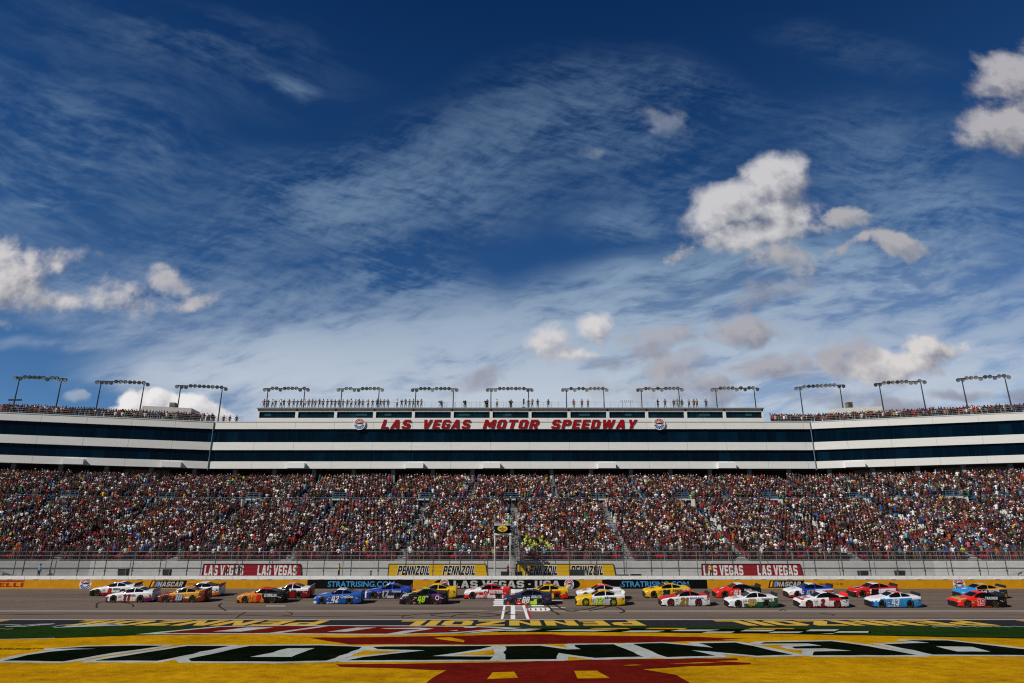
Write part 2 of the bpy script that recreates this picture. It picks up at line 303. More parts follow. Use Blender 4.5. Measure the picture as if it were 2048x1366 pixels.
GLYPH = {
 'L': (8.6, [[(0, 0), (8.6, 0), (8.6, _h), (_s, _h), (_s, 14), (0, 14)]]), 'I': (3.6, [[(0, 0), (3.6, 0), (3.6, 14), (0, 14)]]),
 'E': (8.8, [[(0, 0), (8.8, 0), (8.8, _h), (_s, _h), (_s, 5.6), (8, 5.6), (8, 8.4), (_s, 8.4), (_s, 14-_h), (8.8, 14-_h), (8.8, 14), (0, 14)]]),
 'P': (10, [_st, _bowl]), 'R': (10.2, [_st, _bowl, [(6.6, 0), (10.2, 0), (8.2, 5.2), (4.6, 5.2)]]),
 'N': (10.6, [_st, [(_s, 8.6), (7.2, 0), (7.2, 5.4), (_s, 14)], [(7.2, 0), (10.6, 0), (10.6, 14), (7.2, 14)]]),
 'Z': (9.4, [[(0, 0), (9.4, 0), (9.4, _h), (4.3, _h), (9.4, 14-_h), (9.4, 14), (0, 14), (0, 14-_h), (5.1, 14-_h), (0, _h)]]),
 'O': (10, [_O, _mir(_O, 10)]),
 'S': (10, [[(2, 0), (8, 0), (10, 2), (10, 6.4), (8, 8.4), (_s, 8.4), (_s, 14-_h), (6.6, 14-_h), (6.6, 10.2), (10, 10.2), (10, 12), (8, 14), (2, 14), (0, 12), (0, 7.6), (2, 5.6), (6.6, 5.6), (6.6, _h), (_s, _h), (_s, 4), (0, 4), (0, 2)]]),
 'A': (11, [_A, _mir(_A, 11), [(4.05, 2.8), (6.95, 2.8), (6.44, 5.4), (4.56, 5.4)]]),
 'V': (11, [[(3.6, 0), (7.4, 0), (11, 14), (7.4, 14), (5.5, 4.6), (3.6, 14), (0, 14)]]),
 'G': (10, [[(2, 0), (8, 0), (10, 2), (10, 7.6), (5.4, 7.6), (5.4, 5.2), (6.7, 5.2), (6.7, _h), (_s, _h), (_s, 14-_h), (6.7, 14-_h), (6.7, 10), (10, 10), (10, 12), (8, 14), (2, 14), (0, 12), (0, 2)]]),
 'C': (10, [[(2, 0), (8, 0), (10, 2), (10, 5), (6.7, 5), (6.7, _h), (_s, _h), (_s, 14-_h), (6.7, 14-_h), (6.7, 9), (10, 9), (10, 12), (8, 14), (2, 14), (0, 12), (0, 2)]]),
 'M': (13, [_st, [(_s, 7.6), (6.5, 2), (9.6, 7.6), (9.6, 14), (6.5, 8.2), (_s, 14)], [(9.6, 0), (13, 0), (13, 14), (9.6, 14)]]),
 'W': (15, [[(2.6, 0), (6, 0), (7.5, 7.4), (9, 0), (12.4, 0), (15, 14), (11.7, 14), (10.6, 5.5), (9, 14), (6, 14), (4.4, 5.5), (3.3, 14), (0, 14)]]),
 'T': (10, [[(3.3, 0), (6.7, 0), (6.7, 14-_h), (10, 14-_h), (10, 14), (0, 14), (0, 14-_h), (3.3, 14-_h)]]),
 'U': (10, [[(2, 0), (8, 0), (10, 2), (10, 14), (6.6, 14), (6.6, _h), (_s, _h), (_s, 14), (0, 14), (0, 2)]]),
 'D': (10, [_st, [(_s, 0), (7.5, 0), (10, 2.5), (10, 11.5), (7.5, 14), (_s, 14), (_s, 14-_h), (6.6, 14-_h), (6.6, _h), (_s, _h)]]),
 'Y': (10.4, [[(3.5, 0), (6.9, 0), (6.9, 5.5), (10.4, 14), (6.9, 14), (5.2, 9), (3.5, 14), (0, 14), (3.5, 5.5)]]),
 'H': (10, [_st, [(_s, 5.6), (6.6, 5.6), (6.6, 8.4), (_s, 8.4)], [(6.6, 0), (10, 0), (10, 14), (6.6, 14)]]),
 'X': (10.6, [[(0, 0), (3.7, 0), (5.3, 4), (6.9, 0), (10.6, 0), (7.4, 7), (10.6, 14), (6.9, 14), (5.3, 10), (3.7, 14), (0, 14), (3.2, 7)]]),
 'K': (10.4, [_st, [(_s, 5), (6.6, 0), (10.4, 0), (6.6, 7.4), (10.2, 14), (6.5, 14), (_s, 9)]]),
 'B': (10, [_st, _bowl, [(6.6, 5.2), (6.6, 2.9), (_s, 2.9), (_s, 0), (8, 0), (10, 2), (10, 5.2)]]),
 'F': (8.6, [[(0, 0), (_s, 0), (_s, 5.6), (8, 5.6), (8, 8.4), (_s, 8.4), (_s, 14-_h), (8.6, 14-_h), (8.6, 14), (0, 14)]]),
 '0': (10, [_O, _mir(_O, 10)]), '1': (5.6, [[(2, 0), (5.6, 0), (5.6, 14), (2.6, 14), (0, 11.6), (0, 8.8), (2, 10)]]),
 '2': (9.6, [[(0, 0), (9.6, 0), (9.6, 2.9), (4.2, 2.9), (9.6, 8), (9.6, 12), (7.6, 14), (2, 14), (0, 12), (0, 9.8), (3.4, 9.8), (3.4, 11.1), (6.2, 11.1), (6.2, 9), (0, 3.4)]]),
 '3': (10, [[(0, 2), (2, 0), (8, 0), (10, 2), (10, 5.8), (8.8, 7), (10, 8.2), (10, 12), (8, 14), (2, 14), (0, 12), (0, 10), (3.4, 10), (3.4, 11.1), (6.6, 11.1), (6.6, 8.5), (4, 8.5), (4, 5.5), (6.6, 5.5), (6.6, 2.9), (3.4, 2.9), (3.4, 4), (0, 4)]]),
 '4': (10.6, [[(6, 0), (9.4, 0), (9.4, 14), (6, 14)], [(0, 3.2), (6, 3.2), (6, 6), (3.3, 6), (5.2, 14), (1.7, 14), (0, 6.5)], [(9.4, 3.2), (10.6, 3.2), (10.6, 6), (9.4, 6)]]),
 '5': (10, [[(0, 2), (2, 0), (8, 0), (10, 2), (10, 7), (8, 9), (3.4, 9), (3.4, 11.1), (9.6, 11.1), (9.6, 14), (0, 14), (0, 6.2), (6.6, 6.2), (6.6, 2.9), (3.4, 2.9), (3.4, 4.4), (0, 4.4)]]),
 '6': (10, _SIX), '9': (10, [[(10-a, 14-b) for a, b in p] for p in _SIX]), '7': (9.8, [[(2.4, 0), (6, 0), (9.8, 11), (9.8, 14), (0, 14), (0, 11.1), (6, 11.1)]]),
 '8': (10, [_O, _mir(_O, 10), [(3.4, 5.7), (6.6, 5.7), (6.6, 8.3), (3.4, 8.3)]]),
 '\u00b7': (3, [[(0, 5.4), (3, 5.4), (3, 8.4), (0, 8.4)]]),
}
_RI = {}
def root_inv(p):
    M = Matrix.Identity(4); q = p
    while q is not None:
        M = Matrix.LocRotScale(q.location, q.rotation_euler, q.scale) @ M; q = q.parent
    return M.inverted()
_T = {}
def text_mesh(body, bold, shear, solid):
    key = (body, round(bold, 4), shear, solid)
    if key in _T: return _T[key]
    cu = bpy.data.curves.new('t', 'FONT'); cu.body = body; cu.size = 1; cu.offset = bold; cu.shear = shear
    cu.resolution_u = 3; cu.fill_mode = 'FRONT' if not solid else 'BOTH'
    if solid: cu.extrude = .5
    ob = bpy.data.objects.new('t', cu); COL.objects.link(ob)
    dg = bpy.context.evaluated_depsgraph_get(); dg.update()
    me = bpy.data.meshes.new_from_object(ob.evaluated_get(dg))
    vs = np.array([v.co[:] for v in me.vertices]); fs = [list(p.vertices) for p in me.polygons]
    bpy.data.objects.remove(ob); bpy.data.curves.remove(cu); bpy.data.meshes.remove(me)
    lo = vs.min(0); hi = vs.max(0); ext = np.maximum(hi-lo, 1e-6)
    vs[:, 0] = (vs[:, 0]-lo[0])/ext[0]; vs[:, 1] = (vs[:, 1]-lo[1])/ext[1]
    vs[:, 2] = (vs[:, 2]+.5) if solid else 0
    _T[key] = (vs.tolist(), fs, None); return _T[key]
def thing(name, label, cat, loc=(0, 0, 0), rot=(0, 0, 0), group=None):
    o = bpy.data.objects.new(name, None); COL.objects.link(o); o.location = loc; o.rotation_euler = rot; o.empty_display_size = .1
    o['label'] = label; o['category'] = cat
    if group: o['group'] = group
    return o
def tag(o, label, cat, group=None):
    o['label'] = label; o['category'] = cat
    if group: o['group'] = group
    return o
def struct(o): o['kind'] = 'structure'; return o

# ================================================================== the track in section
TR0 = 66.7; TSL = .115                                   # foot of the banking, its slope
def tz(y): return 0.0 if y < TR0 else (y-TR0)*TSL
def on_track(px, py):
    d = ray(px, py); t = (CZ+TR0*TSL)/(TSL*d.y-d.z)
    p = Vector((0, 0, CZ))+d*t
    if p.y < TR0: p = at_z(px, py, 0)
    return p
WY = 84.0; WZ0 = tz(WY); WZ1 = 3.40                        # the wall beside the track
LZ = 3.02                                                  # service lane behind it
SY = 89.2; SZ = 5.10                                       # front wall of the stand, its walkway height
QF = 130.0                                                 # facade
BX = 57.4; BA = R(14)                                      # where stand and facade bend
def P(s, q, z=0.0):
    """a point of the bent stand: s metres along, q metres deep"""
    b = BX-(QF-q)*math.tan(BA/2)
    if abs(s) <= b: return Vector((s, q, z))
    k = abs(s)-b; sg = 1 if s > 0 else -1
    return Vector((sg*(b+k*math.cos(BA)), q-k*math.sin(BA), z))
def sdir(s, q):      # facing direction angle of the stand there (rotation about z)
    b = BX-(QF-q)*math.tan(BA/2)
    return 0.0 if abs(s) <= b else (-BA if s > 0 else BA)
RUN = .80; RISE = .283; Q0 = 90.3
def qz(k): return SZ+k*RISE                                # tread height of row k
SMAX = 108

# ================================================================== ground, grass, paint
def ground_mat(name, c1, c2, c3, scale, bump, stretch=(1, 1, 1), rough=.95):
    m = bpy.data.materials.new(name); m.use_nodes = True; g = G(m.node_tree); b = m.node_tree.nodes['Principled BSDF']
    b.inputs['Roughness'].default_value = rough; b.inputs['Specular IOR Level'].default_value = 0.0
    tc = g.n('ShaderNodeTexCoord').outputs['Object']; v = g.map(tc, scale=stretch, typ='POINT')
    big = g.noise(v, scale*.10, 5, .65).outputs['Fac']; mid = g.noise(v, scale*.6, 5, .7).outputs['Fac']; fine = g.noise(v, scale*6, 4, .75).outputs['Fac']
    f = g.m('ADD', g.m('MULTIPLY', big, .3), g.m('ADD', g.m('MULTIPLY', mid, .35), g.m('MULTIPLY', fine, .35)))
    g.put(b.inputs['Base Color'], g.ramp(f, [(.38, c1), (.5, c2), (.62, c3)]))
    bp = g.n('ShaderNodeBump'); bp.inputs['Strength'].default_value = bump; bp.inputs['Distance'].default_value = .04
    g.put(bp.inputs['Height'], g.m('ADD', fine, mid)); g.put(b.inputs['Normal'], bp.outputs[0])
    return m
M_GRASS = ground_mat('green_grass', (.007, .020, .004), (.013, .034, .007), (.024, .050, .010), 2.2, .9)
M_GYEL = ground_mat('yellow_painted_grass', (.22, .105, .003), (.46, .235, .004), (.66, .365, .008), 2.2, .9)
M_GBLK = ground_mat('black_painted_grass', (.001, .0025, .001), (.003, .0055, .0025), (.008, .011, .006), 2.2, .9)
M_GWHT = ground_mat('white_painted_grass', (.24, .27, .25), (.38, .41, .39), (.50, .53, .50), 2.2, .9)
M_GRED = ground_mat('red_painted_grass', (.07, .005, .003), (.125, .009, .006), (.18, .015, .010), 2.2, .9)
def track_mat():
    m = bpy.data.materials.new('racing_asphalt'); m.use_nodes = True; g = G(m.node_tree); b = m.node_tree.nodes['Principled BSDF']
    b.inputs['Roughness'].default_value = .9; b.inputs['Specular IOR Level'].default_value = .08
    tc = g.n('ShaderNodeTexCoord').outputs['Object']
    n1 = g.noise(g.map(tc, scale=(.012, .55, .55), typ='POINT'), 1.0, 5, .6).outputs['Fac']
    n2 = g.noise(g.map(tc, scale=(.25, 2.0, 2.0), typ='POINT'), 1.0, 6, .65).outputs['Fac']
    n3 = g.noise(tc, 14, 4, .7).outputs['Fac']
    f = g.m('ADD', g.m('MULTIPLY', n1, .45), g.m('ADD', g.m('MULTIPLY', n2, .3), g.m('MULTIPLY', n3, .25)))
    g.put(b.inputs['Base Color'], g.ramp(f, [(.38, (.092, .068, .053)), (.5, (.140, .107, .086)), (.62, (.178, .138, .112))]))
    bp = g.n('ShaderNodeBump'); bp.inputs['Strength'].default_value = .25; bp.inputs['Distance'].default_value = .01
    g.put(bp.inputs['Height'], n3); g.put(b.inputs['Normal'], bp.outputs[0]); return m
M_TRACK = track_mat()
M_STRIP = mat('dark_sealed_asphalt', (.020, .021, .024), .9, var=.18, vscale=2, spec=.05)
M_WLINE = mat('white_road_paint', (.52, .50, .47), .7, var=.15, vscale=6)
M_YLINE = mat('yellow_road_paint', (.58, .36, .02), .7, var=.10, vscale=4)
M_RLINE = mat('red_road_paint', (.30, .02, .025), .7)
M_RUB = mat('tyre_rubber_mark', (.035, .028, .024), .9, spec=.05)
M_CONC = mat('service_concrete', (.30, .29, .27), .85, var=.15, vscale=2)

def sheet(name, y0, y1, x0, x1, m, nx=1, ny=1, z=0.0, parent=None):
    b = MB(); b.add([(x0, y0, z), (x1, y0, z), (x1, y1, z), (x0, y1, z)], [(0, 1, 2, 3)]); return b.build(name, m, parent)
ground = struct(sheet('ground', -600, 2500, -2500, 2500, mat('desert_ground', (.20, .16, .12), .95, var=.2, vscale=.05), z=-.35))
grass = struct(sheet('infield_grass', -8, 58.5, -260, 260, M_GRASS, z=0.0))
tb = MB()
ys = [64.9, TR0, 72, 78, WY]
tb.add([(x, y, tz(y)) for y in ys for x in (-260, 260)], [(2*i, 2*i+1, 2*i+3, 2*i+2) for i in range(len(ys)-1)])
track = struct(tb.build('race_track', M_TRACK))
strip = struct(sheet('apron', 58.5, 64.9, -260, 260, M_STRIP, z=0.0))
lane = struct(sheet('service_lane', WY+.62, 92, -260, 260, M_CONC, z=LZ))

def rough_poly(pts, step=.9, amp=.09, seed=0):
    """edges of paint on grass are never ruled"""
    out = []; n = len(pts)
    for i in range(n):
        a = pts[i]; b = pts[(i+1) % n]; L = (b-a).length; k = max(1, int(L/step)); d = (b-a)
        nrm = Vector((-d.y, d.x, 0)).normalized() if L > 1e-6 else Vector()
        for j in range(k):
            p = a+d*(j/k); w = amp*mnoise.noise(Vector((p.x*1.7, p.y*1.7, seed)))*2.0
            out.append(p+nrm*w)
    return out
def painted(name, polys, m, z, parent, growby=0.0, amp=.10, surf=None, label=None):
    b = MB()
    for k, pl in enumerate(polys):
        pts = [at_z(x, y, 0) if surf is None else surf(x, y) for x, y in pl]
        if growby: pts = grow(pts, growby)
        if amp: pts = rough_poly(pts, amp=amp, seed=k)
        b.add([(p.x, p.y, p.z+z) for p in pts], [tuple(range(len(pts)))])
    o = b.build(name, m, parent)
    if label: o['label'] = label
    return o
def outlined(name, polys, m, z, parent, r):
    """a painted line of half width r along every edge, each piece a hair above the last"""
    b = MB(); k = 0
    for pl in polys:
        pts = [at_z(x, y, 0) for x, y in pl]; n = len(pts)
        for i in range(n):
            a, c = pts[i], pts[(i+1) % n]; d = c-a
            if d.length < .05: continue
            d.normalize(); nn = Vector((-d.y, d.x, 0)); e = min(r*.55, (c-a).length*.5); q = [a-d*e-nn*r, c+d*e-nn*r, c+d*e+nn*r, a-d*e+nn*r]
            q = rough_poly(q, .7, .07, k); k += 1; b.add([(p.x, p.y, z+k*.00004) for p in q], [tuple(range(len(q)))])
    return b.build(name, m, parent)
# the yellow field and the painted shapes on it, measured on the ground
YF = [(-40, 1280), (150, 1275.5), (280, 1271), (520, 1268.5), (790, 1269.5), (900, 1268), (1000, 1263.5), (1180, 1264), (1500, 1267), (1750, 1271.5), (2048, 1277.5), (2100, 1279), (2150, 1330), (2200, 1390), (2260, 1440), (-220, 1440), (-120, 1340)]
painted('black_outline', [[(-60, 1278.6), (150, 1274), (280, 1269.6), (520, 1267.5), (790, 1268.6), (900, 1266.6), (1000, 1262), (1180, 1262.6), (1500, 1265.4), (1750, 1270), (2048, 1275.6), (2110, 1277), (2100, 1282), (1000, 1272), (-60, 1290)]], M_GBLK, .004, grass)
painted('yellow_field', [YF], M_GYEL, .008, grass)
LET = [
 [(8, 1322), (55, 1311), (100, 1304), (150, 1299.5), (200, 1298.2), (150, 1297.5), (105, 1298.5), (175, 1293.8), (265, 1291.8), (325, 1292.2), (235, 1305), (170, 1315), (127, 1323.4)],
 [(190, 1322), (313, 1322.4), (459, 1292.6), (376, 1292.4)],
 [(382, 1323), (376, 1318.5), (500, 1292.4), (640, 1291.5), (722, 1294.5), (716, 1299), (652, 1322), (560, 1324)],
 [(745, 1294.5), (770, 1293.3), (985, 1292.8), (960, 1299), (862, 1313.2), (985, 1313.8), (979, 1320), (694, 1321.5), (725, 1315), (850, 1301.8), (812, 1300.2), (752, 1299)],
 [(1010, 1293), (1078, 1292), (1134, 1299.5), (1160, 1299), (1148, 1290), (1227, 1289.2), (1288, 1314.5), (1190, 1316.5), (1115, 1306.5), (1113, 1319), (1011, 1320)],
 [(1266, 1288.7), (1325, 1286.8), (1425, 1296), (1397, 1287), (1470, 1285.6), (1585, 1310), (1515, 1312), (1385, 1301), (1432, 1312.5), (1400, 1313), (1332, 1315)],
 [(1519, 1288), (1530, 1285.2), (1662, 1283), (1720, 1290), (1835, 1311), (1628, 1311.5), (1628, 1303.4), (1704, 1302.5), (1650, 1297.4), (1592, 1297.8), (1582, 1294), (1640, 1292), (1615, 1287.4)],
 [(1768, 1289), (1820, 1287.2), (1862, 1286), (1812, 1281.3), (1894, 1281.5), (2060, 1300), (2120, 1311), (1866, 1309.8)]]
outlined('white_letter_outline', LET, M_GWHT, .014, grass, .62)
painted('black_letter', LET, M_GBLK, .024, grass, amp=.10)
painted('white_letter_fill', [[(505, 1315), (576, 1297.6), (628, 1297.2), (582, 1315)], [(1872, 1293.5), (1941, 1294.5), (1980, 1304), (1914, 1304)]], M_GWHT, .028, grass)
painted('red_brush_stroke', [
 [(615, 1275.5), (700, 1275.2), (900, 1272), (1060, 1268.5), (1105, 1268.5), (1130, 1271), (1300, 1272.3), (1400, 1274.5), (1498, 1277.5), (1440, 1279), (1480, 1281), (1380, 1283), (1250, 1286), (1100, 1288.2), (950, 1289.3), (700, 1289), (660, 1283)],
 [(672, 1329), (800, 1328), (1000, 1325), (1200, 1319.5), (1470, 1317), (1478, 1321), (1430, 1322.5), (1498, 1326), (1500, 1329.5), (1380, 1333), (1285, 1339), (1350, 1350), (1390, 1372), (1400, 1400), (820, 1400), (850, 1368), (872, 1352), (893, 1341), (680, 1334)]], M_GRED, .012, grass)
painted('yellow_gap', [[(985, 1345.5), (1030, 1344), (1036, 1356), (974, 1359)], [(1148, 1342.5), (1195, 1342), (1220, 1357), (1156, 1357.5)],
 [(868, 1276.2), (900, 1275), (930, 1281), (928, 1285), (880, 1279)], [(1338, 1328.5), (1395, 1325.4), (1470, 1323.6), (1400, 1327)], [(1244, 1331), (1270, 1330), (1284, 1330.4), (1260, 1331.8)]], M_GYEL, .016, grass, amp=.05)
RT = [[(315, 1267), (440, 1254.4), (560, 1252.3), (700, 1252.5), (840, 1253.2), (950, 1254.2), (1010, 1256.8), (960, 1260.5), (900, 1265.4), (790, 1268.4), (560, 1266.8)]]
painted('white_script_outline', RT, M_GWHT, .016, grass, growby=.75)
painted('red_script_field', RT, M_GRED, .020, grass)
painted('white_script_stroke', [[(427, 1263.6), (494, 1255.4), (548, 1255.2), (482, 1263.6)], [(654, 1264.2), (714, 1255.8), (753, 1255.6), (693, 1264.2)],
 [(534, 1267), (640, 1253), (656, 1253), (556, 1267.3)], [(769, 1269), (808, 1262.5), (848, 1259), (775, 1258.3), (760, 1257), (838, 1256), (868, 1257.6), (820, 1265), (800, 1269)],
 [(925, 1267.5), (975, 1262), (1060, 1258), (1085, 1258), (990, 1263), (940, 1268)], [(925, 1253), (965, 1253), (945, 1256.4), (928, 1256)], [(898, 1262), (916, 1260.6), (914, 1262.4)]], M_GWHT, .024, grass, amp=.05)
painted('black_dash_field', [[(985, 1261.5), (1030, 1257.4), (1300, 1257), (1500, 1257.8), (1740, 1260.5), (1742, 1266.5), (1500, 1267.4), (1180, 1264.6), (1000, 1264.4)]], M_GBLK, .012, grass)
painted('white_dash', [[(1480, 1263), (1491, 1259.8), (1551, 1259.8), (1541, 1263)], [(1404, 1266.4), (1416, 1263.6), (1471, 1263.6), (1461, 1266.6)], [(1537, 1266.6), (1548, 1263.6), (1607, 1263.6), (1597, 1266.6)],
 [(1611, 1262.8), (1621, 1259.4), (1679, 1259.4), (1669, 1262.8)], [(1668, 1266), (1679, 1262.8), (1738, 1262.6), (1736, 1266)], [(1340, 1262.6), (1360, 1259.6), (1440, 1259.8), (1412, 1262.8)],
 [(1240, 1264.8), (1262, 1261.6), (1330, 1261.6), (1312, 1264.6)], [(1090, 1262.4), (1130, 1259.4), (1236, 1260), (1190, 1263.2)], [(1010, 1262.6), (1040, 1259.6), (1082, 1259.6), (1050, 1262.8)],
 [(1640, 1268.2), (1670, 1267), (1664, 1268.6)]], M_GWHT, .020, grass, amp=.04)
painted('yellow_dash', [[(1176, 1259), (1190, 1256.6), (1250, 1256.4), (1262, 1258.4)], [(1290, 1258.6), (1300, 1256.2), (1376, 1256.6), (1366, 1258.8)], [(1496, 1258.4), (1508, 1256.4), (1584, 1256.6), (1590, 1258.6)]], M_GYEL, .020, grass, amp=.04)
def ribbon(pts, wpx):        # brush line given as picture points
    lo = [(x, y+wpx/2) for x, y in pts]; hi = [(x, y-wpx/2) for x, y in pts]; return lo+hi[::-1]
def wav(x0, x1, y, a, n, dr=0):
    return [(x0+(x1-x0)*i/n, y+dr*i/n+a*math.sin(i*2.4)+a*.6*math.sin(i*1.1+1)) for i in range(n+1)]
painted('white_script_line', [ribbon([(-30, 1251), (20, 1249.3), (50, 1250.8), (75, 1248.4), (112, 1247.4), (100, 1248.8), (70, 1250.4), (48, 1253.4), (10, 1253)], .7),
 ribbon([(104, 1254), (120, 1250.5), (170, 1248.3), (225, 1247.3), (252, 1249), (238, 1250.6), (190, 1250), (140, 1252.4), (122, 1254.8), (108, 1255)], .8), ribbon(wav(-20, 26, 1258, .5, 8), .5),
 ribbon(wav(1864, 2110, 1253.4, .8, 30), .7)], M_GWHT, .008, grass, amp=.02)
painted('black_scribble', [ribbon(wav(-20, 88, 1297.6, .7, 24), 1.0), ribbon(wav(-20, 60, 1299.2, .6, 14), .8)], M_GBLK, .016, grass, amp=.03)
painted('white_edge_line', [ribbon([(-60, 1279.8), (30, 1278.2), (110, 1276.4)], .7)], M_GWHT, .012, grass, amp=.02)

# apron lettering, read from the stands
ap = MB()
for (xa, xb) in ((130, 642), (795, 1283), (1445, 1966), (-560, -30), (2080, 2620)):
    yc = 1246.5
    a = at_z(xa, yc, 0); b_ = at_z(xb, yc, 0)
    W = b_.x-a.x
    ap.block('PENNZOIL', (b_.x, 64.5, .004), (-1, 0, 0), (0, -1, 0), W, 5.2, 0, nrm=(0, 0, 1))
ap.build('yellow_lettering', M_YLINE, strip)

# lines on the track
def track_poly(b, pts, dz, mi=0):
    b.add([(p.x, p.y, tz(p.y)+dz) for p in pts], [tuple(range(len(pts)))], mi)
ln = MB()
for y0, y1 in ((65.35, 65.8), (70.2, 70.45)):
    for i in range(-26, 26): ln.add([(i*10, y0, tz(y0)+.004), (i*10+10, y0, tz(y0)+.004), (i*10+10, y1, tz(y1)+.004), (i*10, y1, tz(y1)+.004)], [(0, 1, 2, 3)])
for (xa, xb, y) in ((531, 570, 1212.6), (1092, 1125, 1201.2), (1093, 1131, 1215.6), (-160, -120, 1207), (2150, 2190, 1220)):
    p = on_track(xa, y); q = on_track(xb, y); track_poly(ln, [p, q, q+Vector((0, .34, 0)), p+Vector((0, .34, 0))], .004)
ln.build('lane_line', M_WLINE, track)
sf = MB()
def vline(x0, x1, w, ya, yb, mi, n=8):
    for i in range(n):
        a = i/n; c = (i+1)/n; y0 = ya+(yb-ya)*a; y1 = ya+(yb-ya)*c; xa = x0+(x1-x0)*a; xb = x0+(x1-x0)*c
        track_poly(sf, [Vector((xa, y0, 0)), Vector((xa+w, y0, 0)), Vector((xb+w, y1, 0)), Vector((xb, y1, 0))], .008, mi)
vline(-1.02, -.86, .22, 66.0, 73.0, 0); vline(-.12, -.12, .42, 66.0, 83.6, 0); vline(1.34, 1.05, .26, 66, 72.5, 0); vline(1.62, 1.38, .2, 66, 72.5, 1); vline(1.38, 1.30, .2, 72.5, 83.6, 1); vline(1.05, 1.0, .26, 72.5, 83.6, 0)
for i in range(44):
    y0 = 70.6+i*.30
    if y0 > 83.3: break
    if y0 > 73.5 or i % 2 == 0:
        track_poly(sf, [Vector((.30, y0, 0)), Vector((1.05, y0, 0)), Vector((1.05, y0+(.19 if y0 < 76 else .25), 0)), Vector((.30, y0+(.19 if y0 < 76 else .25), 0))], .008, 0)
M_BRIGHT = mat('fresh_white_paint', (.78, .78, .76), .7, var=.06, vscale=6); sf.build('finish_line', [M_BRIGHT, M_RLINE], track)
em = MB()
p = on_track(985, 1212); q = on_track(1010, 1212)
for k in range(4):
    track_poly(em, [Vector((p.x+.15*(k % 2), p.y+k*1.15, 0)), Vector((q.x+1.0, p.y+k*1.15, 0)), Vector((q.x+1.0, p.y+k*1.15+.8, 0)), Vector((p.x+.15*((k+1) % 2), p.y+k*1.15+.8, 0))], .012)
c = on_track(1077, 1219)
em.lathe([(0.01, 0), (1.0, 0)], (0, 0, 0), (0, 0, 1), 20, 0); k0 = len(em.v)-40
for i in range(k0, len(em.v)):
    v = em.v[i]; em.v[i] = (c.x+v[0]*1.35, c.y+v[1]*1.0, tz(c.y+v[1]*1.0)+.008)
for dx in (-.85, -.35, .15, .6):
    track_poly(em, [Vector((c.x+dx, c.y-.55, 0)), Vector((c.x+dx+.16, c.y-.55, 0)), Vector((c.x+dx+.16, c.y+.55, 0)), Vector((c.x+dx, c.y+.55, 0))], .014, 1)
a = on_track(1063, 1212.6); b_ = on_track(1088, 1212.6); track_poly(em, [a, b_, b_+Vector((0, .6, 0)), a+Vector((0, .6, 0))], .008)
em.build('track_emblem', [M_BRIGHT, M_RLINE], track)
rb = MB()
def skid(pts, w=.26):
    ps = [on_track(x, y) for x, y in pts]; sm = []
    for i in range(len(ps)-1):
        p0 = ps[max(i-1, 0)]; p1 = ps[i]; p2 = ps[i+1]; p3 = ps[min(i+2, len(ps)-1)]
        for k in range(6):
            t = k/6; sm.append(.5*((2*p1)+(p2-p0)*t+(2*p0-5*p1+4*p2-p3)*t*t+(3*p1-p0-3*p2+p3)*t*t*t))
    sm.append(ps[-1])
    for i in range(len(sm)-1):
        d = (sm[i+1]-sm[i]); nrm = Vector((-d.y, d.x, 0)).normalized()*w*.5
        track_poly(rb, [sm[i]-nrm, sm[i+1]-nrm, sm[i+1]+nrm, sm[i]+nrm], .0015*(1+len(rb.f) % 3)+.012)
skid([(1107, 1208), (1135, 1222), (1170, 1219), (1205, 1211), (1235, 1207), (1262, 1196)]); skid([(1178, 1222), (1215, 1214), (1250, 1204), (1260, 1197), (1240, 1194)])
skid([(1208, 1213), (1232, 1214), (1248, 1222), (1240, 1226)]); skid([(1020, 1222), (1012, 1228), (1036, 1230)]); skid([(1098, 1221), (1110, 1224), (1118, 1230)])
skid([(1090, 1207), (1100, 1216), (1104, 1222)], .2); skid([(193, 1216), (196, 1206), (222, 1203), (262, 1208), (266, 1214)], .16)
skid([(443, 1207), (438, 1212), (448, 1219), (452, 1222)], .2); skid([(472, 1236), (484, 1228), (492, 1224)], .14); skid([(572, 1223), (584, 1227), (578, 1231), (562, 1230)], .14)
skid([(860, 1229), (900, 1226), (960, 1226), (1000, 1230), (960, 1234), (900, 1234), (862, 1231)], .2); skid([(830, 1234), (806, 1236), (812, 1231), (860, 1227), (940, 1224), (1010, 1221)], .12)
skid([(1560, 1222), (1566, 1219), (1572, 1222)], .16); skid([(1640, 1227), (1668, 1229), (1664, 1231)], .16); skid([(900, 1234), (920, 1229), (955, 1231)], .16)
skid([(-40, 1230), (200, 1228), (420, 1229), (600, 1233), (820, 1231)], .14)
rb.build('skid_mark', M_RUB, track)
sm_ = MB(); r_ = random.Random(3)
for y in (68.4, 72.3, 75.9, 79.6):
    x = -130
    while x < 130: w = r_.uniform(6, 30); sm_.add([(x, y, tz(y)+.005), (x+w, y, tz(y)+.005), (x+w, y+.07, tz(y+.07)+.005), (x, y+.07, tz(y+.07)+.005)], [(0, 1, 2, 3)]); x += w+r_.uniform(0, 1.5)
sm_.build('sealed_seam', mat('seam_tar', (.06, .05, .045), .9, spec=.05), track)

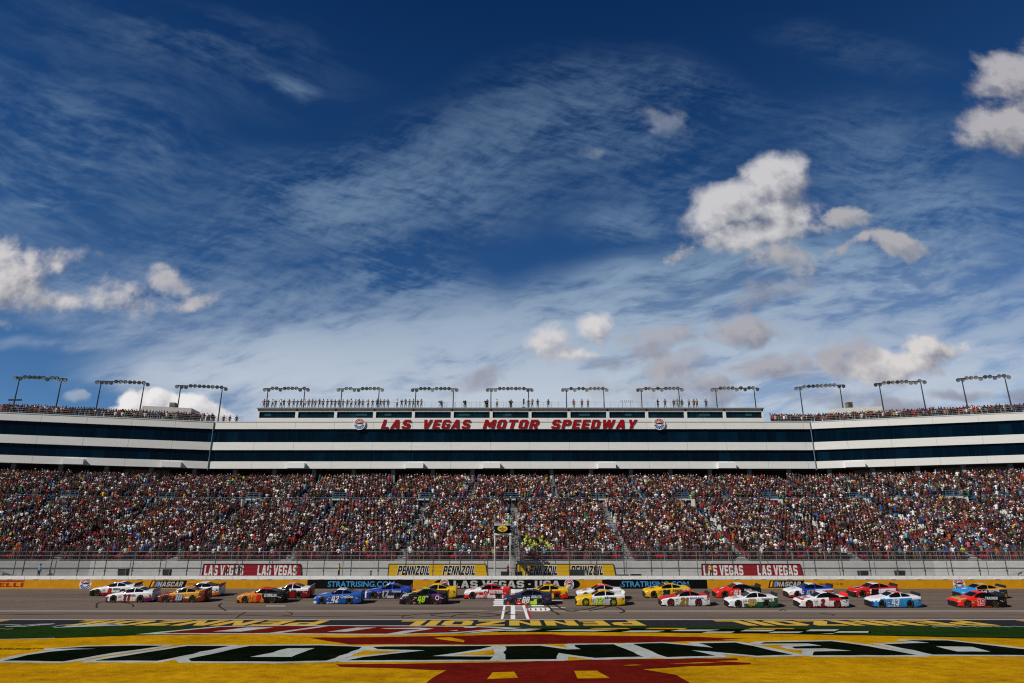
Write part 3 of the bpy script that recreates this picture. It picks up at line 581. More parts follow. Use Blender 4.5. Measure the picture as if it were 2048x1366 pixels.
# ================================================================== the wall beside the track
M_WYEL = mat('yellow_wall_paint', (.56, .255, .010), .55, spec=.1, var=.13, vscale=1.3)
M_WBLK = mat('black_wall_paint', (.004, .004, .004), .7, spec=.08); M_WBLUE = mat('light_blue_sign_paint', (.055, .30, .60), .5, spec=.1)
M_WGREY = mat('pale_grey_sign_paint', (.42, .42, .41), .55, spec=.1); M_WRED = mat('red_sign_paint', (.34, .015, .015), .5, spec=.1)
M_WHITE = mat('white_wall_paint', (.76, .75, .72), .55, var=.08, vscale=1.5); M_SIGNW = mat('white_sign_paint', (.72, .72, .70), .5)
M_ORG = mat('orange_sign_paint', (.50, .07, .008), .6); M_NAVY = mat('navy_sign_paint', (.02, .04, .16), .5); M_SIGNY = mat('yellow_sign_paint', (.66, .42, .012), .5, var=.04)
wall = thing('track_wall', 'long yellow and black painted wall with a white top rail beside the race track', 'wall', (0, WY, WZ0))
b = MB(); zb = WZ1-.40
b.box((-150, WY, WZ0-.4), (150, WY+.35, zb)); b.build('barrier', M_WYEL, wall)
b = MB(); b.box((-150, WY-.02, zb), (150, WY+.60, WZ1))
for i in range(-50, 50):       # joints of the top rail, with raised white plates standing in for sunlit patches
    x = i*3.02+.6; b.hexa([Vector(v) for v in ((x+.12, WY-.028, zb+.01), (x+.15, WY-.028, zb+.01), (x+.15, WY-.02, zb+.01), (x+.12, WY-.02, zb+.01), (x, WY-.028, WZ1-.01), (x+.03, WY-.028, WZ1-.01), (x+.03, WY-.02, WZ1-.01), (x, WY-.02, WZ1-.01))], 1)
    b.hexa([Vector(v) for v in ((x+1.1, WY-.06, zb+.02), (x+1.75, WY-.06, zb+.02), (x+1.75, WY-.02, zb+.02), (x+1.1, WY-.02, zb+.02), (x+1.25, WY-.05, zb+.16), (x+1.55, WY-.05, zb+.16), (x+1.55, WY-.02, zb+.16), (x+1.25, WY-.02, zb+.16))], 2)
b.build('top_rail', [M_WHITE, mat('grey_joint', (.22, .22, .22)), M_SIGNW], wall)
def wx(px): return x_of(px, WY, 2.8)
def panel(name, xa, xb, m, y=.004):
    b = MB(); b.box((wx(xa), WY-y, WZ0-.02), (wx(xb), WY+.02, zb)); return b.build(name, m, wall)
def wtext(name, body, xa, xb, z0, z1, m, shear=0.0, bold=.03, y=.012, outline=None):
    b = MB(); 
    if outline: b.text(body, (wx(xa)-.05, WY-y+.003, z0-.05), (1, 0, 0), (0, 0, 1), wx(xb)-wx(xa)+.1, z1-z0+.1, 1, shear, bold+.05)
    b.text(body, (wx(xa), WY-y, z0), (1, 0, 0), (0, 0, 1), wx(xb)-wx(xa), z1-z0, 0, shear, bold)
    return b.build(name, [m]+([outline] if outline else []), wall)
def roundel(b, cx, y, cz, r, base=0, red=1, blue=2, dark=3, nrm=(0, -1, 0), U=Vector((1, 0, 0)), V=Vector((0, 0, 1))):
    """round badge: red rays above, blue rays below, a dark car between"""
    c = Vector((cx, y, cz)); N = Vector(nrm)
    def disc(r0, r1, a0, a1, k, mi, off):
        vs = [c+N*off+(U*math.cos(a0+(a1-a0)*i/k)+V*math.sin(a0+(a1-a0)*i/k))*rr for rr in (r0, r1) for i in range(k+1)]
        b.add(vs, [(i, i+1, k+2+i, k+1+i) for i in range(k)], mi)
    disc(0.001, r, 0, 2*math.pi, 32, base, 0)
    for i in range(7):
        a0 = R(14+i*22.3); disc(r*.42, r*.9, a0, a0+R(17), 3, red, .003)
        a0 = R(194+i*22.3); disc(r*.40, r*.9, a0, a0+R(17), 3, blue, .003)
    pts = [(-.72, -.06), (-.62, .08), (-.25, .14), (-.1, .26), (.28, .26), (.45, .12), (.75, .06), (.72, -.08)]
    b.add([c+N*.006+U*(x*r)+V*(z*r) for x, z in pts], [tuple(range(len(pts)))], dark)
def wblock(name, body, xa, xb, z0, z1, m):
    b = MB(); b.block(body, (wx(xa), WY-.014, z0), (1, 0, 0), (0, 0, 1), wx(xb)-wx(xa), z1-z0, 0); return b.build(name, m, wall)
BADGE = [M_SIGNW, mat('badge_red', (.45, .02, .025), .5), mat('badge_blue', (.03, .07, .28), .5), mat('badge_dark', (.02, .02, .025), .5)]
for px in (172, 1917, -480, 2560):
    b = MB(); roundel(b, wx(px), WY-.013, (WZ0+zb)/2+.02, .70); b.build('round_badge', BADGE, wall)
zc0, zc1 = WZ0+.16, zb-.13
panel('black_sign_panel', 615, 826, M_WBLK); panel('black_sign_panel', 1204, 1414, M_WBLK)
wtext('blue_lettering', 'STRATRISING.COM', 656, 789, WZ0+.20, zb-.20, M_WBLUE, bold=.012); wtext('blue_lettering', 'STRATRISING.COM', 1243, 1377, WZ0+.20, zb-.20, M_WBLUE, bold=.012)
b = MB(); xa, xb = wx(868), wx(1160); h = zb-WZ0; rr = h/2; zc = (zb+WZ0)/2-.01
out = [Vector((xa+rr*1.6-rr*1.6*math.sin(t), WY-.006, zc+rr*math.cos(t))) for t in [math.pi*i/12 for i in range(13)]]+[Vector((xb-rr*1.6+rr*1.6*math.sin(t), WY-.006, zc-rr*math.cos(t))) for t in [math.pi*i/12 for i in range(13)]]
b.add(out, [tuple(range(len(out)))]); b.build('black_sign_panel', M_WBLK, wall)
wblock('white_lettering', 'LAS VEGAS \u00b7 USA', 907, 1120, WZ0+.12, zb-.13, M_WGREY)
for px in (889, 1138):
    b = MB(); roundel(b, wx(px), WY-.014, zc, .56); b.build('round_badge', BADGE, wall)
for x0 in (299, 1535):
    w = 71 if x0 == 299 else 69
    b = MB(); z0, z1 = WZ0+.10, zb-.10; xa, xb = wx(x0), wx(x0+w); sk = .28
    def para(x0_, x1_, z0_, z1_, y, mi):
        f = lambda z: sk*(z-z0)/(z1-z0)
        b.add([(x0_+f(z0_), y, z0_), (x1_+f(z0_), y, z0_), (x1_+f(z1_), y, z1_), (x0_+f(z1_), y, z1_)], [(0, 1, 2, 3)], mi)
    para(xa, xb, z0, z1, WY-.008, 0)
    for i, mi in enumerate((1, 2, 3)): para(xa+.16+i*.24, xa+.38+i*.24, z0+.1, z1-.1, WY-.012, mi)
    b.block('NASCAR', (xa+.98, WY-.014, z0+.14), (1, 0, 0), (0, 0, 1), xb-xa-1.1, z1-z0-.28, 4, .28)
    b.build('series_logo', [M_WBLK, M_SIGNY, M_WRED, M_WBLUE, M_WGREY], wall)
wtext('small_orange_lettering', 'RETURNS', 375, 396, WZ0+.40, zb-.38, M_ORG); wtext('small_black_lettering', 'September 13-15', 401, 448, WZ0+.36, zb-.36, M_WBLK, shear=.25, bold=.005)
wtext('small_orange_lettering', 'RETURNS', 1610, 1632, WZ0+.40, zb-.38, M_ORG); wtext('small_black_lettering', 'September 13-15', 1637, 1685, WZ0+.36, zb-.36, M_WBLK, shear=.25, bold=.005)
wblock('red_lettering', 'PIRELLI', -42, 48, WZ0+.20, WZ0+.66, M_WRED)
b = MB(); b.box((wx(-40), WY-.012, WZ0+.76), (wx(49), WY, WZ0+.92)); b.build('red_swash', M_WRED, wall)

# catch fence standing on the wall
M_POST = mat('weathered_fence_steel', (.075, .075, .072), .6, metal=.3); M_CABLE = mat('galvanised_cable', (.16, .16, .155), .5, metal=.4)
fence = thing('catch_fence', 'tall steel catch fence with posts and cables along the top of the track wall', 'fence', (0, WY+.75, LZ))
FY = WY+.80; FT = 7.3
for i in range(-23, 24):
    x = i*3.22+.35
    b = MB(); b.bar((x, FY, LZ), (x, FY, FT-.7), .055, 6); b.bar((x, FY, FT-.7), (x, FY-.45, FT), .05, 6)
    b.box((x-.09, FY-.09, LZ+.9), (x+.09, FY+.09, LZ+1.02)); b.build('post', M_POST, fence)
for k in range(9):
    z = LZ+.45+k*.42; b = MB()
    for i in range(-23, 23):
        x = i*3.22+.35; b.bar((x, FY-.06, z), (x+1.61, FY-.06, z-.02), .010, 3, cap=False); b.bar((x+1.61, FY-.06, z-.02), (x+3.22, FY-.06, z), .010, 3, cap=False)
    b.build('cable', M_CABLE, fence)
b = MB()
for i in range(1180): x = -72+i*.122; b.bar((x, FY-.04, LZ+.4), (x, FY-.04, FT-.7), .0045, 3, cap=False)
for i in range(30): z = LZ+.45+i*.122; b.bar((-73, FY-.04, z), (73, FY-.04, z), .0045, 3, cap=False)
b.build('wire_mesh', mat('dark_mesh_wire', (.04, .04, .04), .8), fence)

# ================================================================== grandstand
M_STEP = mat('grey_concrete_step', (.09, .088, .085), .9, var=.15, vscale=2); M_FRONT = mat('pale_stand_wall', (.46, .46, .45), .7, var=.08, vscale=1.2)  # step concrete darkened to stand in for shade between the spectators
M_SEATR = mat('red_seat', (.26, .012, .024), .7, spec=.1); M_SEATW = mat('white_seat', (.55, .55, .53), .5); M_SEATB = mat('blue_seat', (.016, .075, .17), .5)
M_RAIL = mat('galvanised_rail', (.26, .265, .26), .7, spec=.2); M_BRAIL = mat('blue_rail', (.10, .20, .27), .5)
M_PALE = mat('cream_portal_wall', (.56, .55, .50), .7)
NL = 30; NU = 17; GAP = 2.2                                 # lower rows, upper rows, cross aisle
def rowq(k): return Q0+k*RUN if k < NL else Q0+NL*RUN+GAP+(k-NL)*RUN
def rowz(k): return qz(k) if k < NL else qz(NL)+.75+(k-NL)*(RISE*1.03)
NR = NL+NU; QT = rowq(NR-1)+RUN
AISLE_L = [i*14.35+.3 for i in range(-8, 9)]; AISLE_U = [i*14.35-7.0 for i in range(-7, 9)]; VOM = [i*14.35 for i in range(-8, 9)]
def in_vom(s, k): return 27 <= k <= NL+3 and min(abs(s-v) for v in VOM) < (1.25 if k >= NL-1 else 1.0)
def in_aisle(s, k):
    a = AISLE_L if k < NL else AISLE_U
    return min(abs(s-v) for v in a) < .70
stand = thing('grandstand', 'huge stepped concrete grandstand packed with spectators below the glass suites', 'grandstand', (0, SY, LZ))
bps = lambda q: sorted([-SMAX, -(BX-(QF-q)*math.tan(BA/2)), BX-(QF-q)*math.tan(BA/2), SMAX])
def sweep(b, prof, mi=0, skip=None, s0=-SMAX, s1=SMAX):
    """extrude a section (q,z) list along the bent stand"""
    n = len(prof)
    def seg(k):
        rows = []
        for (q, z) in prof:
            c = BX-(QF-q)*math.tan(BA/2); ss = (s0, -c, c, s1); rows.append([P(s, q, z) for s in ss])
        return rows
    rows = seg(0)
    for j in range(3):
        o = len(b.v); b.v += [tuple(r[j]) for r in rows]+[tuple(r[j+1]) for r in rows]
        for i in range(n-1): b.f.append([o+i, o+n+i, o+n+i+1, o+i+1]); b.m.append(mi)
prof = [(SY+.35, SZ), (Q0+.1, SZ)]
for k in range(NL): prof += [(rowq(k)+RUN*.5, rowz(k)), (rowq(k)+RUN*.5, rowz(k+1) if k < NL-1 else qz(NL))]
prof += [(rowq(NL)-.3, qz(NL)), (rowq(NL)-.3, rowz(NL))]
for k in range(NL, NR-1): prof += [(rowq(k)+RUN*.5, rowz(k)), (rowq(k)+RUN*.5, rowz(k+1))]
prof += [(QF+6, rowz(NR-1))]
b = MB(); sweep(b, prof); b.build('steps', M_STEP, stand)
b = MB(); sweep(b, [(SY, LZ-.1), (SY, SZ), (SY+.35, SZ), (SY+.35, SZ-.3)])
sweep(b, [(SY-.02, LZ+1.15), (SY-.05, LZ+1.17), (SY-.05, LZ+1.24), (SY-.02, LZ+1.26)], 1)
for i in range(-23, 24):
    s = i*4.4+1; p = P(s, SY-.012, 0); b.box((-.03, -.01, LZ), (.03, .01, SZ-.02), 1, Matrix.Translation(p) @ Matrix.Rotation(sdir(s, SY), 4, 'Z'))
b.build('front_wall', [M_FRONT, mat('wall_joint', (.13, .13, .13))], stand)
# stairs in the aisles (lighter treads) and portals
b = MB()
for k in range(NR):
    for a in (AISLE_L if k < NL else AISLE_U):
        if k >= NL-1 and min(abs(a-v) for v in VOM) < 1.2 and k < NL+3: continue
        M = Matrix.Translation(P(a, rowq(k), rowz(k))) @ Matrix.Rotation(sdir(a, rowq(k)), 4, 'Z')
        b.box((-.70, -.40, .002), (.70, .40, .05), 0, M); b.box((-.70, .02, .05), (.70, .40, .17), 1, M)
b.build('stairs', [mat('worn_stair', (.22, .22, .21), .8, var=.3, vscale=5), mat('stair_edge', (.36, .36, .35), .8)], stand)
for v in VOM:
    if abs(v) > 95: continue
    q = rowq(NL)-.35; M = Matrix.Translation(P(v, q, qz(NL))) @ Matrix.Rotation(sdir(v, q), 4, 'Z'); b = MB()
    b.box((-1.25, -1.9, .0), (-1.08, 1.6, 1.25), 0, M); b.box((1.08, -1.9, .0), (1.25, 1.6, 1.25), 0, M)
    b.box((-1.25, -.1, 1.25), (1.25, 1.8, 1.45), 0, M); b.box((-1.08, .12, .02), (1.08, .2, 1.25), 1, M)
    for h in (.35, .7, 1.0): b.bar(M @ Vector((-1.25, -.05, 1.45+h)), M @ Vector((1.25, -.05, 1.45+h)), .03, 4, 2)
    for x in (-1.22, 0, 1.22): b.bar(M @ Vector((x, -.05, 1.45)), M @ Vector((x, -.05, 2.45)), .03, 4, 2)
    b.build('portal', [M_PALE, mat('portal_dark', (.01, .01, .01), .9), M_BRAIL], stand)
# railings
rail = thing('front_railing', 'galvanised pipe railing along the front walkway of the grandstand', 'railing', (0, SY+.1, SZ))
def railing(root, name, s0, s1, q, z, hs, step, m, r=.03, parent_parts=True):
    b = MB()
    n = int((s1-s0)/step)
    c = BX-(QF-q)*math.tan(BA/2)
    for h in hs:
        ss = [s0]+[x for x in (-c, c) if s0 < x < s1]+[s1]
        for a, d in zip(ss, ss[1:]): b.bar(P(a, q, z+h), P(d, q, z+h), r, 5)
    b.build(name, m, root)
    for i in range(n):
        s = s0+(i+.5)*(s1-s0)/n; b = MB(); b.bar(P(s, q, z), P(s, q, z+max(hs)), r, 5); b.build('upright', m, root)
railing(rail, 'rails', -100, 100, SY+.12, SZ, (.16, .62, 1.1), 2.0, M_RAIL)
mrail = thing('aisle_railing', 'blue metal railing between the upper and lower grandstand decks', 'railing', (0, rowq(NL)-.4, rowz(NL)))
railing(mrail, 'rails', -105, 105, rowq(NL)-.42, rowz(NL), (.4, .85), 2.4, M_BRAIL, .025)
for a in AISLE_U:     # slanting hand rails up the upper aisles
    b = MB()
    for dx in (-.75, .75):
        b.bar(P(a+dx, rowq(NL+1), rowz(NL+1)+.85), P(a+dx, rowq(NR-2), rowz(NR-2)+.85), .03, 4)
    b.build('hand_rail', M_BRAIL, mrail)

# seats
seat_v = [(-.22, -.2, .40), (.22, -.2, .40), (.22, .2, .42), (-.22, .2, .42), (-.22, .16, .42), (.22, .16, .42), (.22, .26, .82), (-.22, .26, .82),
          (-.22, -.2, .36), (.22, -.2, .36)]
seat_f = [(0, 1, 2, 3), (4, 5, 6, 7), (8, 9, 1, 0)]
def seat_mat_i(k, s):
    if k >= NL: return 2
    if k < 13 + 2*math.sin(s*.11): return 0
    return 1 if k < 23+2*math.sin(s*.2) else 2
front_seats = []; SV = []; SF = []; SM = []
row_slots = {}
for k in range(NR):
    q = rowq(k); half = (1060)/F*(q*.951+(rowz(k)-CZ)*.31)*1.06+2
    n = int(2*half/.53); slots = []
    for i in range(n):
        s = -half+i*.53
        if in_aisle(s, k) or in_vom(s, k): continue
        slots.append(s)
    row_slots[k] = slots
seatbuf = np.array(seat_v)
near = sorted(row_slots[0], key=abs)[:100]; nearset = set(near)
sm_mesh = None
for s in near:
    p = P(s, rowq(0)+.28, rowz(0))
    if sm_mesh is None:
        sm_mesh = bpy.data.meshes.new('seat'); sm_mesh.from_pydata(seat_v, [], seat_f); sm_mesh.materials.append(M_SEATR)
    o = bpy.data.objects.new('seat', sm_mesh); COL.objects.link(o); o.parent = stand
    o.location = root_inv(stand) @ p; o.rotation_euler = (0, 0, sdir(s, rowq(0)))
for k in range(NR):
    for s in row_slots[k]:
        if k == 0 and s in nearset: continue
        p = P(s, rowq(k)+.28, rowz(k)); a = sdir(s, rowq(k)); ca, sa = math.cos(a), math.sin(a)
        o = len(SV)
        for x, y, z in seat_v: SV.append((p.x+x*ca-y*sa, p.y+x*sa+y*ca-SY, p.z+z-LZ))
        for f in seat_f: SF.append([o+i for i in f]); SM.append(seat_mat_i(k, s))
me = bpy.data.meshes.new('seats'); me.from_pydata(SV, [], SF); me.polygons.foreach_set('material_index', SM)
for m in (M_SEATR, M_SEATW, M_SEATB): me.materials.append(m)
o = bpy.data.objects.new('seats', me); COL.objects.link(o); o.parent = stand; o['kind'] = 'stuff'

# ================================================================== suites building
def facade_mat():
    m = bpy.data.materials.new('white_facade_panel'); m.use_nodes = True; g = G(m.node_tree); b = m.node_tree.nodes['Principled BSDF']
    b.inputs['Roughness'].default_value = .6
    tc = g.n('ShaderNodeTexCoord').outputs['Object']
    n = g.noise(g.map(tc, scale=(.05, .05, .5), typ='POINT'), 4, 4, .6).outputs['Fac']
    g.put(b.inputs['Base Color'], g.ramp(n, [(.3, (.70, .695, .655)), (.7, (.78, .775, .735))])); return m
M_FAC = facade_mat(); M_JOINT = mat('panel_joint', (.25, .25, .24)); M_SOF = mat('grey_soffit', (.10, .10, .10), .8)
def glass_mat(name, col, rough=.06):
    m = bpy.data.materials.new(name); m.use_nodes = True; g = G(m.node_tree); b = m.node_tree.nodes['Principled BSDF']
    b.inputs['Roughness'].default_value = rough; b.inputs['Specular IOR Level'].default_value = .16
    tc = g.n('ShaderNodeTexCoord').outputs['Object']
    n = g.noise(g.map(tc, scale=(.6, .6, .12), typ='POINT'), 1.2, 4, .6).outputs['Fac']
    base = g.ramp(n, [(.35, tuple(c*.75 for c in col)), (.7, tuple(c*1.25 for c in col))])
    sp = g.n('ShaderNodeSeparateXYZ'); g.put(sp.inputs[0], tc); px_ = g.m('DIVIDE', sp.outputs[0], 1.88)       # one pane in every 1.88 m
    wn = g.n('ShaderNodeTexWhiteNoise', noise_dimensions='2D'); cb = g.n('ShaderNodeCombineXYZ'); g.put(cb.inputs[0], g.m('FLOOR', px_)); g.put(cb.inputs[1], g.m('FLOOR', g.m('DIVIDE', sp.outputs[2], 3.6))); g.put(wn.inputs['Vector'], cb.outputs[0])
    k = g.m('ADD', .72, g.m('MULTIPLY', g.m('POWER', wn.outputs['Value'], 6.0), .9)); pane = g.v('SCALE', base, k)  # a few panes lighter: reflections put into the glass colour
    fr = g.m('ABSOLUTE', g.m('SUBTRACT', g.m('FRACT', px_), .5)); line = g.mr(fr, .470, .485)
    g.put(b.inputs['Base Color'], g.mix(line, pane, (.003, .014, .026))); return m
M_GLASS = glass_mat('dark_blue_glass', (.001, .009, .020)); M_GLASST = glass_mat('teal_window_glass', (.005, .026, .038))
bld = thing('suites_building', 'long white suites building with two dark blue glass bands bending round the grandstand', 'building', (0, QF, 0))
ZZ = dict(bot=21.85, g1=23.2, w1=25.35, g2=26.85, w2=29.4, top=30.7, roof=33.5)
def band(name, z0, z1, q, m, depth=.5, joint=True):
    for j, (s0, s1) in enumerate(((-SMAX, -BX), (-BX, BX), (BX, SMAX))):
        b = MB()
        def pt(s, qq, z):
            c = BX-(QF-qq)*math.tan(BA/2)
            if abs(s) == BX: s = math.copysign(c, s)
            return P(s, qq, z)
        b.hexa([pt(s0, q, z0), pt(s1, q, z0), pt(s1, q+depth, z0), pt(s0, q+depth, z0), pt(s0, q, z1), pt(s1, q, z1), pt(s1, q+depth, z1), pt(s0, q+depth, z1)])
        if joint:
            n0 = math.ceil(s0/7.52); 
            for i in range(n0, int(s1/7.52)+1):
                s = i*7.52+3.4
                if s0+.5 < s < s1-.5:
                    M = Matrix.Translation(P(s, q, 0)) @ Matrix.Rotation(sdir(s, q), 4, 'Z'); b.box((-.018, -.006, z0), (.018, .01, z1), 1, M)
        b.build(name, [m, M_JOINT], bld)
band('white_band', ZZ['bot'], ZZ['g1'], QF, M_FAC); band('white_band', ZZ['w1'], ZZ['g2'], QF, M_FAC); band('white_band', ZZ['w2'], ZZ['top'], QF, M_FAC, .7)
band('glass_band', ZZ['g1'], ZZ['w1'], QF+.35, M_GLASS, .3, False); band('glass_band', ZZ['g2'], ZZ['w2'], QF+.35, M_GLASS, .3, False)
b = MB(); sweep(b, [(QF-.05, ZZ['top']-.02), (QF-.05, ZZ['top']+.16), (QF+.5, ZZ['top']+.16), (QF+.5, ZZ['top']-.4)]); b.build('parapet_cap', mat('parapet_cap', (.55, .55, .53), .5), bld)
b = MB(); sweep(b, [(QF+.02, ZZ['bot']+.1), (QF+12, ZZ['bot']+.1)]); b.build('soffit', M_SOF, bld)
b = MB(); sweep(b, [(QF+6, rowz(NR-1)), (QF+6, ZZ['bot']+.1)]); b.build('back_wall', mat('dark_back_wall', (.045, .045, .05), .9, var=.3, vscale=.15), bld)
b = MB()
for (sa, sb) in ((66, 73), (80, 93), (-74, -66)): 
    for s in (sa,): 
        p0 = P(sa, QF+4.5, 0); p1 = P(sb, QF+4.5, 0); b.add([(p0.x, p0.y, rowz(NR-1)), (p1.x, p1.y, rowz(NR-1)), (p1.x, p1.y, ZZ['bot']), (p0.x, p0.y, ZZ['bot'])], [(0, 1, 2, 3)])
b.build('storage_wall', mat('pale_inner_wall', (.24, .20, .20), .9), bld)
b = MB(); sweep(b, [(QF+.7, ZZ['top']-.15), (QF+16, ZZ['top']-.15), (QF+16, 0)]); b.build('roof', mat('roof_gravel', (.35, .34, .32), .9), bld)
for i in range(-13, 14):        # columns under the building
    s = i*7.52; M = Matrix.Translation(P(s, QF+1.2, 0)) @ Matrix.Rotation(sdir(s, QF), 4, 'Z'); b = MB()
    b.box((-.35, -.35, rowz(NR-1)-.2), (.35, .35, ZZ['bot']+.1), 0, M); b.build('column', mat('grey_column', (.22, .22, .22), .8), bld)
for px in (170, 348, 594, 830, 983, 1213, 1452, 1705, -120, 2110):     # projecting boxes on the lowest band
    X = x_of(px, QF, 22.5); s = X if abs(X) < BX else math.copysign(BX+(abs(X)-BX)/math.cos(BA)*(1-.06), X)
    M = Matrix.Translation(P(s, QF, 0)) @ Matrix.Rotation(sdir(s, QF), 4, 'Z'); b = MB()
    b.box((-1.65, -.85, ZZ['bot']-.02), (1.65, .0, ZZ['bot']+1.0), 0, M); b.build('projecting_box', mat('white_box_paint', (.80, .80, .79), .5), bld)
for sg in (-1, 1):
    p = P(sg*(BX), QF-.12, 0); b = MB(); b.bar((p.x, p.y, ZZ['bot']-.3), (p.x, p.y, ZZ['top']), .09, 8); b.build('down_pipe', mat('pale_blue_pipe', (.11, .16, .22), .5), bld)
# control tower storey
TX0 = x_of(515.5, QF, 32); TX1 = x_of(1527, QF, 32); NB = 13; PW = (TX1-TX0)/NB
b = MB(); b.box((TX0, QF-.04, ZZ['top']-.02), (TX1, QF+9, 31.55)); b.box((TX0, QF-.04, 32.75), (TX1, QF+9, 33.30))
b.box((TX0, QF+.4, 31.55), (TX1, QF+9, 32.75), 1)
for i in range(NB+1): x = TX0+i*PW; b.box((x-.28 if i else x, QF-.05, 31.55), (x+.28 if i < NB else x, QF+.5, 32.75))
for i in range(NB): x = TX0+i*PW+3.4; b.box((x, QF-.048, ZZ['top']), (x+.03, QF-.03, 31.55), 2)
b.build('tower_walls', [M_FAC, M_SOF, M_JOINT], bld)
b = MB(); b.box((TX0-.25, QF-.42, 33.34), (TX1+.2, QF+9.2, 33.5))
for i in range(NB+1):
    x = TX0+i*PW; x = min(max(x, TX0+.1), TX1-.1)
    b.add([(x-.09, QF-.38, 33.34), (x+.09, QF-.38, 33.34), (x+.09, QF-.06, 33.34), (x-.09, QF-.06, 33.34), (x-.09, QF-.06, 32.85), (x+.09, QF-.06, 32.85)], [(0, 1, 2, 3), (0, 3, 4), (1, 5, 2), (0, 4, 5, 1)], 1)
b.build('tower_roof', [mat('roof_edge', (.32, .32, .30), .6), mat('dark_bracket', (.03, .03, .03))], bld)
for i in range(NB):
    x = TX0+i*PW
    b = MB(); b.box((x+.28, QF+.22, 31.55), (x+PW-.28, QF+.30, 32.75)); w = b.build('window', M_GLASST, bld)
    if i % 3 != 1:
        b = MB(); xx = x+1.2+(i*1.37 % 3.4); b.box((xx, QF+.208, 32.0), (xx+1.3+(i % 3)*.4, QF+.222, 32.45)); b.build('lit_reflection_pane', mat('greenish_pane', (.02, .075, .085), .15), w)  # lighter greenish panel stands in for a reflection in the window
# name sign on the facade
sg = thing('name_sign', 'raised red letters naming the speedway on the white facade', 'sign', (0, QF, 30))
M_SRED = mat('deep_red_letter', (.30, .005, .010), .6, spec=.1); M_SHD = mat('letter_edge', (.10, .01, .012), .5)
za = z_of(857.6, QF); zt_ = z_of(839.6, QF)
for word, xa, xb in (('LAS', 762, 824), ('VEGAS', 843, 943), ('MOTOR', 965, 1080), ('SPEEDWAY', 1101, 1275)):
    X0 = x_of(xa, QF, 30.3); X1 = x_of(xb, QF, 30.3)
    for gi in range(len(word)):
      b = MB()
      b.block(word, (X0, QF-.07, za), (1, 0, 0), (0, 0, 1), X1-X0, zt_-za, 0, .30, depth=.09, gap=2.6, pick=gi)
      b.build('red_letter', M_SRED, sg)
for px, side in ((719.5, 'west of'), (1318, 'east of')):
    t = thing('speedway_badge', 'round red white and blue badge %s the red facade lettering' % ('before' if px < 1000 else 'after'), 'badge', (x_of(px, QF, 30.3), QF, 30.3), group='round badges beside the red lettering')
    b = MB(); cx = x_of(px, QF, 30.3); cz = z_of(848.3, QF)
    b.lathe([(.01, 0), (1.16, 0), (1.16, .12), (.01, .12)], (cx, QF-.28, cz), (0, 1, 0), 32); b.build('disc', M_SIGNW, t)
    b = MB(); roundel(b, cx, QF-.285, cz, 1.12); b.build('emblem', BADGE, t)

# roof railings
trail = thing('tower_railing', 'thin metal railing along the flat roof of the control tower', 'railing', (0, QF, 33.5))
X0 = x_of(522, QF, 34); X1 = x_of(1444, QF, 34)
b = MB()
for h in (.55, 1.1): b.bar((X0, QF-.3, 33.5+h), (X1, QF-.3, 33.5+h), .028, 4); b.bar((X0, QF+4.2, 33.5+h), (X1, QF+4.2, 33.5+h), .028, 4)
b.build('rails', M_RAIL, trail)
n = 62
for i in range(n+1): x = X0+(X1-X0)*i/n; b = MB(); b.bar((x, QF-.3, 33.5), (x, QF-.3, 34.6), .026, 4); b.build('upright', M_RAIL, trail)
b = MB()
for px in (888, 1046, 910, 960, 1032, 1104): x = x_of(px, QF, 34.5); b.bar((x, QF+1, 33.5), (x, QF+1, 34.9), .03, 4)
for pa, pb in ((893, 910), (942, 959), (990, 1007), (1038, 1052)): b.bar((x_of(pa, QF, 34.5), QF+1, 34.9), (x_of(pb, QF, 34.5), QF+1, 34.9), .03, 4); b.bar((x_of(pa, QF, 34.5), QF+1, 34.9), (x_of(pa, QF, 34.5), QF+1, 33.5), .03, 4); b.bar((x_of(pb, QF, 34.5), QF+1, 34.9), (x_of(pb, QF, 34.5), QF+1, 33.5), .03, 4)
b.build('tall_frame', M_RAIL, trail)
for sgn, lab, s1 in ((-1, 'roof railing of the wing that has a pale plant room and big white cloud above', -52), (1, 'roof railing of the wing whose facade catches more sun', 50.5)):
    t = thing('wing_railing', lab, 'railing', (sgn*60, QF, ZZ['top']))
    a, d = sorted((sgn*(SMAX-3), s1)); railing(t, 'rails', a, d, QF+.3, ZZ['top']+.1, (.35, .7, 1.05), 2.2, M_RAIL, .028)
# roof steps carrying the wing crowds
for sgn, s1 in ((-1, -57.2), (1, 50.2)):
    b = MB()
    for k in range(4):
        q0 = QF+.9+k*.8
        a, d = sorted((sgn*SMAX, s1)); c = BX-(QF-q0)*math.tan(BA/2)
        ss = [a]+[x for x in (-c, c) if a < x < d]+[d]
        for u, w in zip(ss, ss[1:]):
            zz = ZZ['top']-.1+k*.28
            b.hexa([P(u, q0, ZZ['top']-.14), P(w, q0, ZZ['top']-.14), P(w, q0+.8, ZZ['top']-.14), P(u, q0+.8, ZZ['top']-.14), P(u, q0, zz), P(w, q0, zz), P(w, q0+.8, zz), P(u, q0+.8, zz)])
    b.build('roof_step', M_STEP, bld)
